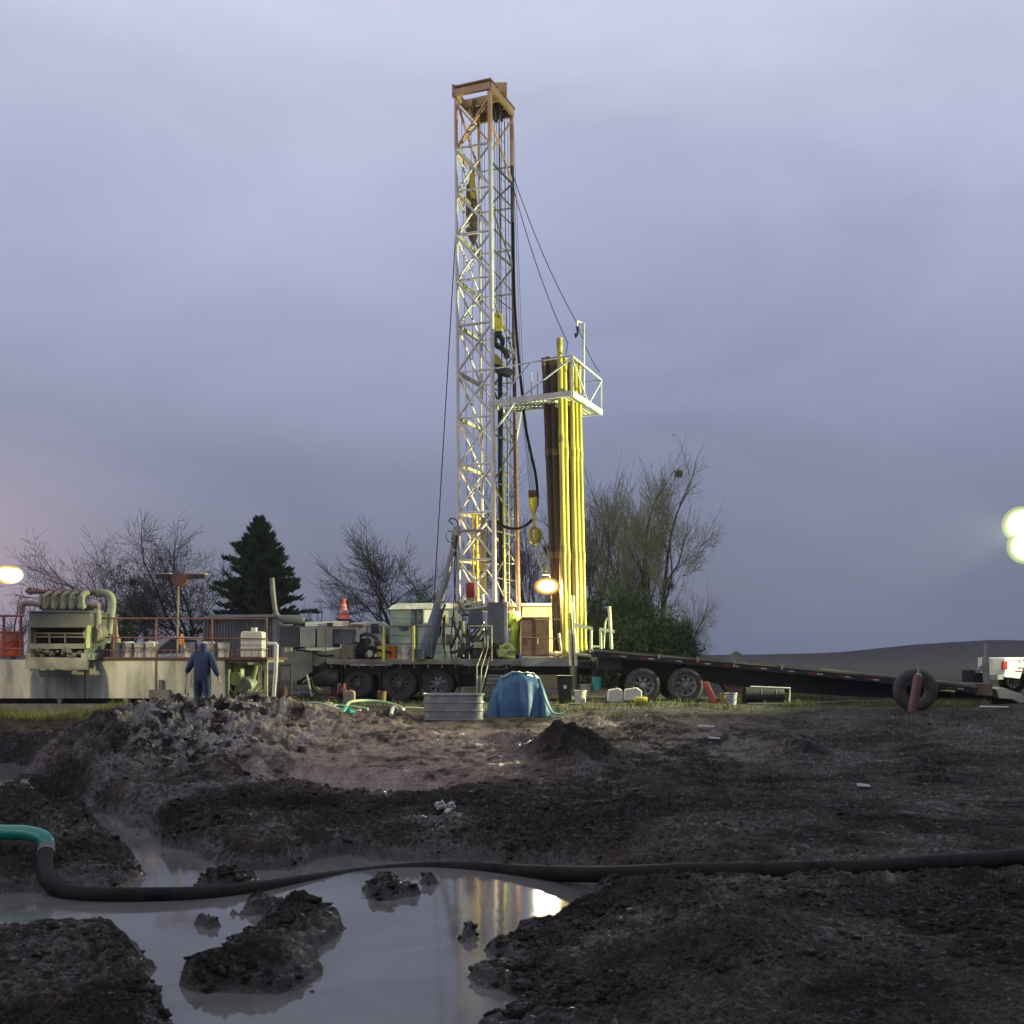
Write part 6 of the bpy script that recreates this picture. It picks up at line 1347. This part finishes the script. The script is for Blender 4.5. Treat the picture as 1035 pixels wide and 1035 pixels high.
b = gp_(344, 31.2); t = thing('red_reel', 'reddish hose reel leaning left of the cream jug', 'reel', b); MB().lathe([(.12,-.04),(.27,-.05),(.27,-.02),(.14,-.02),(.14,.10),(.27,.10),(.27,.13),(.12,.12),(.12,-.04)], b+Vector((0,0,.27)), 'X', 20).build('reel_flanges', mat('reel_red', (.20,.06,.05), .6), t); MB().tube([b+Vector((-.1,0,.27)), b+Vector((.2,0,.27))], .03, 8).build('axle', galv, t)
bucket(386, 709, 31.0, .34, .13, 'ochre pail under the deck beside the middle rig wheel', mat('ochre_pail', (.24,.16,.05), .5), z=gp_(386,31.0).z, handle=False)
g = gp_(300, 31); t = thing('rust_frame', 'small rusty stand under the grey body left of the rig', 'stand', g); mb = MB()
for x in (283, 294): mb.tube([P(x,672,31.5), P(x,705,31.5)], .03, 6)
mb.tube([P(283,672,31.5), P(295,672,31.5)], .03, 6); mb.build('frame', rust, t); mb = MB(); mb.lathe([(.001,0),(.1,0),(.1,.3),(.03,.4),(.001,.4)], (P(287,700,31.4).x, 31.4, 1.2), 'Z', 12); mb.build('bottle', rust, t)
mb = MB(); mb.tube([P(310,682,31.3), P(315,704,31.2)], .035, 6); mb.tube([P(306,690,31.3), P(312,686,31.3)], .03, 6); single(mb, 'prop_bar', mat('prop_pale', (.36,.36,.26), .6), 'pale bar propped below the grey rig body', 'bar', P(315,704,31.2))
# scraps
sc_ = [(714,736,.20,'white plastic strip on the mud right of trailer wheels'),(722,748,.12,'small white scrap near the pale track'),(873,797,.10,'pale chip on the right-hand mud'),(452,820,.10,'crumpled pale plastic bag on the dark ridge'),(918,826,.09,'dark clod-like scrap standing on the right mud'),(1005,716,.4,'pale thin board at the right edge')]
for px, py, s_, lb in sc_:
    g = on_ground(px, py, 0, 8, 40); mb = MB()
    if px == 452:
        for k in range(9): c_ = g+Vector((random.uniform(-.14,.14), random.uniform(-.1,.1), random.uniform(.02,.10))); mb.add([Vector(v)*random.uniform(.03,.07)*random.uniform(.7,1.2)+c_ for v in ico(1)[0]], [tuple(q) for q in ico(1)[1]])
    else: mb.prism([g+Vector((-s_,0,.03)), g+Vector((s_*.9,-.03,.02)), g+Vector((s_,.05,.03)), g+Vector((-s_*.8,.06,.05))], (0,.01,.02))
    single(mb, 'plastic_scrap', mat('scrap_white', (.45,.44,.40), .5) if px not in (918,) else SOIL, lb, 'litter', g)

# ------------------------------------------------------------------ big suction hose
def hose_pts(lst, r):
    q = []
    for px, py in lst: g = on_ground(px, py, r*.75, 7, 30); g.z = max(g.z, r*.55); q.append(g)
    return q
hp_ = hose_pts([(47,856),(44,872),(41,890),(48,903),(66,911),(100,915),(150,913),(205,905),(255,896),(300,888),(350,879),(400,873),(460,870),(540,871),(620,875),(700,880),(780,882),(860,879),(940,872),(1035,862),(1130,852)], .085)
# ease the depth so the hose stays smooth
def ease(q, n=3):
    for _ in range(n): q = [q[0]]+[(q[i-1]+q[i]*2+q[i+1])/4 for i in range(1, len(q)-1)]+[q[-1]]
    return q
hp_ = ease(hp_, 2)
for p in hp_:
    p.z = max(hz(p.x, p.y)+.05, .045)
    ppx = CX+p.x*F/p.y
    if 120 < ppx < 640: p.z = float(np.interp(ppx, [120,230,320,350,400,430,500,560,640], [.05,.02,-.02,-.09,-.07,-.01,.0,.02,max(hz(p.x,p.y)+.04,.045)]))
hp_ = ease(hp_, 1)
elb = hp_[0]
path = smooth_path(hp_, 10)
bh = thing('suction_hose', 'thick suction hose, teal at the left end then black across the pond', 'hose', hp_[5])
MB().tube(path, .087, 16).build('black_section', hoseb, bh)
tq = [P(-70,838,elb.y+.3), P(-20,840,elb.y+.25), P(5,841,elb.y+.2), P(28,842,elb.y+.12), P(44,847,elb.y+.04), elb+Vector((.01,0,.0))]
MB().tube(smooth_path(tq, 8), .083, 16).build('teal_section', teal, bh)
mb = MB(); d = (Vector(hp_[1])-elb).normalized()
for k in range(3): c_ = elb+d*(.03+.05*k); mb.tube([c_, c_+d*.025], .094, 16)
mb.build('hose_clamp', galv, bh)

# ------------------------------------------------------------------ people
def skinned(name, joints, bones, m, parent, sub=2, root=0):
    org = Vector(parent.location); q = parent.parent
    while q is not None: org = org+Vector(q.location); q = q.parent
    me = bpy.data.meshes.new(name); me.from_pydata([tuple(Vector(j[0])-org) for j in joints], bones, []); me.materials.append(m)
    o = bpy.data.objects.new(name, me); COL.objects.link(o); o.parent = parent
    o.modifiers.new('skin', 'SKIN'); s_ = o.modifiers.new('sub', 'SUBSURF'); s_.levels = sub; s_.render_levels = sub
    if not me.skin_vertices: me.attributes  # layer is made by the modifier below
    if len(me.skin_vertices) == 0:
        bpy.context.view_layer.objects.active = o
        bpy.ops.mesh.customdata_skin_add()
    for i, j in enumerate(joints):
        sv_ = me.skin_vertices[0].data[i]; sv_.radius = (j[1], j[2] if len(j) > 2 else j[1]); sv_.use_root = (i == root)
    return o
def person(label, base, H, facing, pose, cloth, hood, hat=None, boots=None, glove=skin):
    """joint offsets in units of height: right, forward, up; facing is the heading angle of the body"""
    t = thing('person', label, 'person', base); b = Vector(base); ca, sa = math.cos(facing), math.sin(facing)
    def J(r_, f_, u_): return b+Vector((r_*ca-f_*sa, r_*sa+f_*ca, u_))*H
    p = dict(pelvis=(0,0,.52), waist=(0,.0,.60), chest=(0,.01,.71), neckb=(0,.015,.815), neck=(0,.025,.86), head=(0,.035,.905), crown=(0,.03,.965),
             sl=(-.105,.01,.795), sr=(.105,.01,.795), el=(-.15,-.01,.64), er=(.15,-.01,.64), wl=(-.16,.03,.50), wr=(.16,.03,.50),
             hl=(-.055,0,.50), hr=(.055,0,.50), kl=(-.06,.02,.28), kr=(.06,.02,.28), al=(-.06,-.01,.045), ar=(.06,-.01,.045), tl=(-.065,.09,.02), tr=(.065,.09,.02))
    p.update(pose); G = {k: J(*v) for k, v in p.items()}
    def S_(*ks): return [(G[k], r_*H) if not isinstance(r_, tuple) else (G[k], r_[0]*H, r_[1]*H) for k, r_ in ks]
    # one continuous body
    order = [('pelvis',(.072,.062)),('waist',(.066,.055)),('chest',(.080,.060)),('neckb',.045),('neck',.030),('head',(.044,.052)),('crown',(.034,.040)),
             ('sl',.036),('el',.027),('wl',.018),('sr',.036),('er',.027),('wr',.018),('hl',.055),('kl',.035),('al',.024),('tl',.02),('hr',.055),('kr',.035),('ar',.024),('tr',.02)]
    idx = {k: i for i, (k, _) in enumerate(order)}
    bones = [(idx[a], idx[c_]) for a, c_ in (('pelvis','waist'),('waist','chest'),('chest','neckb'),('neckb','neck'),('neck','head'),('head','crown'),('chest','sl'),('sl','el'),('el','wl'),('chest','sr'),('sr','er'),('er','wr'),('pelvis','hl'),('hl','kl'),('kl','al'),('al','tl'),('pelvis','hr'),('hr','kr'),('kr','ar'),('ar','tr'))]
    js = S_(*order)
    # hands: palm plus four fingers and a thumb rooted at each wrist
    for w_, e_ in (('wl','el'),('wr','er')):
        d = (G[w_]-G[e_]).normalized(); side = d.cross(Vector((ca*0-sa*1, sa*0+ca*1, 0))).normalized(); fwd = side.cross(d).normalized(); i0 = idx[w_]
        js.append((G[w_]+d*.045*H, .020*H, .012*H)); bones.append((i0, len(js)-1)); pi_ = len(js)-1
        for k, L_ in enumerate((.040,.046,.043,.034)):
            o_ = fwd*(k-1.5)*.011*H; js.append((G[w_]+d*(.055)*H+o_, .0056*H)); bones.append((pi_, len(js)-1)); js.append((G[w_]+d*(.055+L_*.55)*H+o_, .0052*H)); bones.append((len(js)-2, len(js)-1)); js.append((G[w_]+d*(.055+L_*.9)*H+o_-side*.012*H, .0046*H)); bones.append((len(js)-2, len(js)-1))
        js.append((G[w_]+d*.030*H+fwd*.026*H, .0062*H)); bones.append((i0, len(js)-1)); js.append((G[w_]+d*.055*H+fwd*.034*H-side*.006*H, .0054*H)); bones.append((len(js)-2, len(js)-1))
    body = skinned('body', js, bones, glove, t)
    # clothing: follows the same skeleton, a little fuller, ends at wrists and ankles
    co_ = [('pelvis',(.104,.090)),('waist',(.104,.086)),('chest',(.114,.086)),('neckb',.066),('sl',.060),('el',.047),('wl',.033),('sr',.060),('er',.047),('wr',.033),('hl',.076),('kl',.056),('al',.044),('hr',.076),('kr',.056),('ar',.044)]
    ci = {k: i for i, (k, _) in enumerate(co_)}
    cb_ = [(ci[a], ci[c_]) for a, c_ in (('pelvis','waist'),('waist','chest'),('chest','neckb'),('chest','sl'),('sl','el'),('el','wl'),('chest','sr'),('sr','er'),('er','wr'),('pelvis','hl'),('hl','kl'),('kl','al'),('pelvis','hr'),('hr','kr'),('kr','ar'))]
    skinned('coverall', S_(*co_), cb_, cloth, t)
    if hood: skinned('hood', [(G['neckb'], .060*H, .055*H), (G['neck'], .052*H, .050*H), (G['head'], .064*H, .068*H), (G['crown']+Vector((0,0,-.002*H)), .052*H, .054*H)], [(0,1),(1,2),(2,3)], hood, t)
    if hat:
        c_ = G['crown']; MB().lathe([(.001,.045*H),(.035*H,.035*H),(.058*H,.005*H),(.064*H,-.020*H)], c_, 'Z', 20).build('hard_hat', hat, t); MB().lathe([(.062*H,-.020*H),(.085*H,-.024*H),(.084*H,-.030*H),(.060*H,-.026*H)], c_, 'Z', 20).build('hat_brim', hat, t)
    # face
    fh = Vector((-sa, ca, 0)); rt_ = Vector((ca, sa, 0)); hc = G['head']; fm = MB()
    for s_ in (-1, 1): fm.add([Vector(v)*.006*H+hc+fh*.050*H+rt_*.017*s_*H+Vector((0,0,.016*H)) for v in ico(1)[0]], [tuple(q) for q in ico(1)[1]])
    fm.build('eyes', black, t); MB().tube([hc+fh*.048*H+Vector((0,0,.014*H)), hc+fh*.064*H+Vector((0,0,-.008*H))], [.004*H,.009*H], 8).build('nose', glove, t)
    MB().tube([hc+fh*.050*H+rt_*-.014*H+Vector((0,0,-.024*H)), hc+fh*.053*H+Vector((0,0,-.026*H)), hc+fh*.050*H+rt_*.014*H+Vector((0,0,-.024*H))], .003*H, 6).build('mouth', redp, t)
    bm_ = boots or black
    for a_, t_ in (('al','tl'),('ar','tr')): MB().tube([G[a_]+Vector((0,0,.10*H)), G[a_]+Vector((0,0,.02*H)), lerp(G[a_],G[t_],.4)+Vector((0,0,-.004*H)), G[t_]], [.036*H,.038*H,.036*H,.026*H], 12).build('boot', bm_, t)
    return t, G
gD = 25.9; gx_ = P(204.5,700,gD).x; Hp = P(0,646.5,gD).z-hz(gx_, gD)
H_ = 1.80; base = (gx_, gD, P(0,646.5,gD).z-H_)
print('person ground', hz(gx_, gD), 'needed', base[2])
pr_, G = person('person in dark blue hooded coveralls walking away with a shovel', base, H_, .05,
   dict(el=(-.165,.0,.645), wl=(-.215,.075,.575), er=(.160,-.02,.645), wr=(.205,.0,.52), kl=(-.065,.06,.285), al=(-.065,.05,.045), tl=(-.07,.14,.02), kr=(.06,-.0,.28), ar=(.065,-.09,.05), tr=(.07,-.0,.02)), navy, navy)
sh = thing('shovel', 'long-handled shovel held in the blue-clad person\'s left hand', 'shovel', G['wl']); hnd = G['wl']+Vector((-.01,.0,-.06))
MB().tube([hnd+Vector((.03,0,.12)), hnd+Vector((-.10,-.02,-1.02))], .017, 8).build('handle', mat('shovel_wood', (.16,.12,.08), .6), sh)
q = hnd+Vector((-.10,-.02,-1.0)); MB().prism([q+Vector((-.10,0,0)), q+Vector((.10,0,0)), q+Vector((.09,0,-.22)), q+Vector((0,0,-.30)), q+Vector((-.09,0,-.22))], (0,.01,0)).build('blade', dark, sh)
st_ = G['hl']+Vector((-.13,-.12,.12)); mb = MB(); mb.tube(smooth_path([st_, st_+Vector((.01,-.02,-.18)), st_+Vector((-.02,-.02,-.30)), st_+Vector((.03,-.02,-.34)), st_+Vector((.02,-.02,-.2))]), .010, 5); single(mb, 'rag', mat('pale_blue_rag', (.14,.20,.24), .8), 'pale strap dangling at the blue-clad person\'s hip', 'strap', st_)
dzz = P(0,666,33).z
pr2, G2 = person('person in lime rain suit and hard hat standing on the rig floor', (P(521,660,32.9).x, 32.9, P(0,607.5,32.9).z-1.74), 1.70, 1.15,
   dict(el=(-.12,.05,.645), wl=(-.08,.20,.60), er=(.13,.03,.65), wr=(.10,.20,.58), neckb=(0,.03,.815), neck=(0,.05,.86), head=(0,.065,.90), crown=(0,.06,.955)), hivis, None, hat=mat('hat_lime', (.60,.66,.30), .4))

# ------------------------------------------------------------------ haze volume added to give the lamps a halo

hb = MB().box(-560, -48, -3, 560, 702, 21).build('lamp_halo_haze', bpy.data.materials.new('lamp_halo_air'), None, (0,0,0)); hb['kind'] = 'stuff'
m = hb.data.materials[0]; m.use_nodes = True; N = m.node_tree.nodes; N.remove(N['Principled BSDF']); v = N.new('ShaderNodeVolumePrincipled'); v.inputs['Color'].default_value = (.85,.88,1,1); v.inputs['Density'].default_value = .0003; m.node_tree.links.new(v.outputs[0], N['Material Output'].inputs['Volume'])
S.cycles.volume_bounces = 0
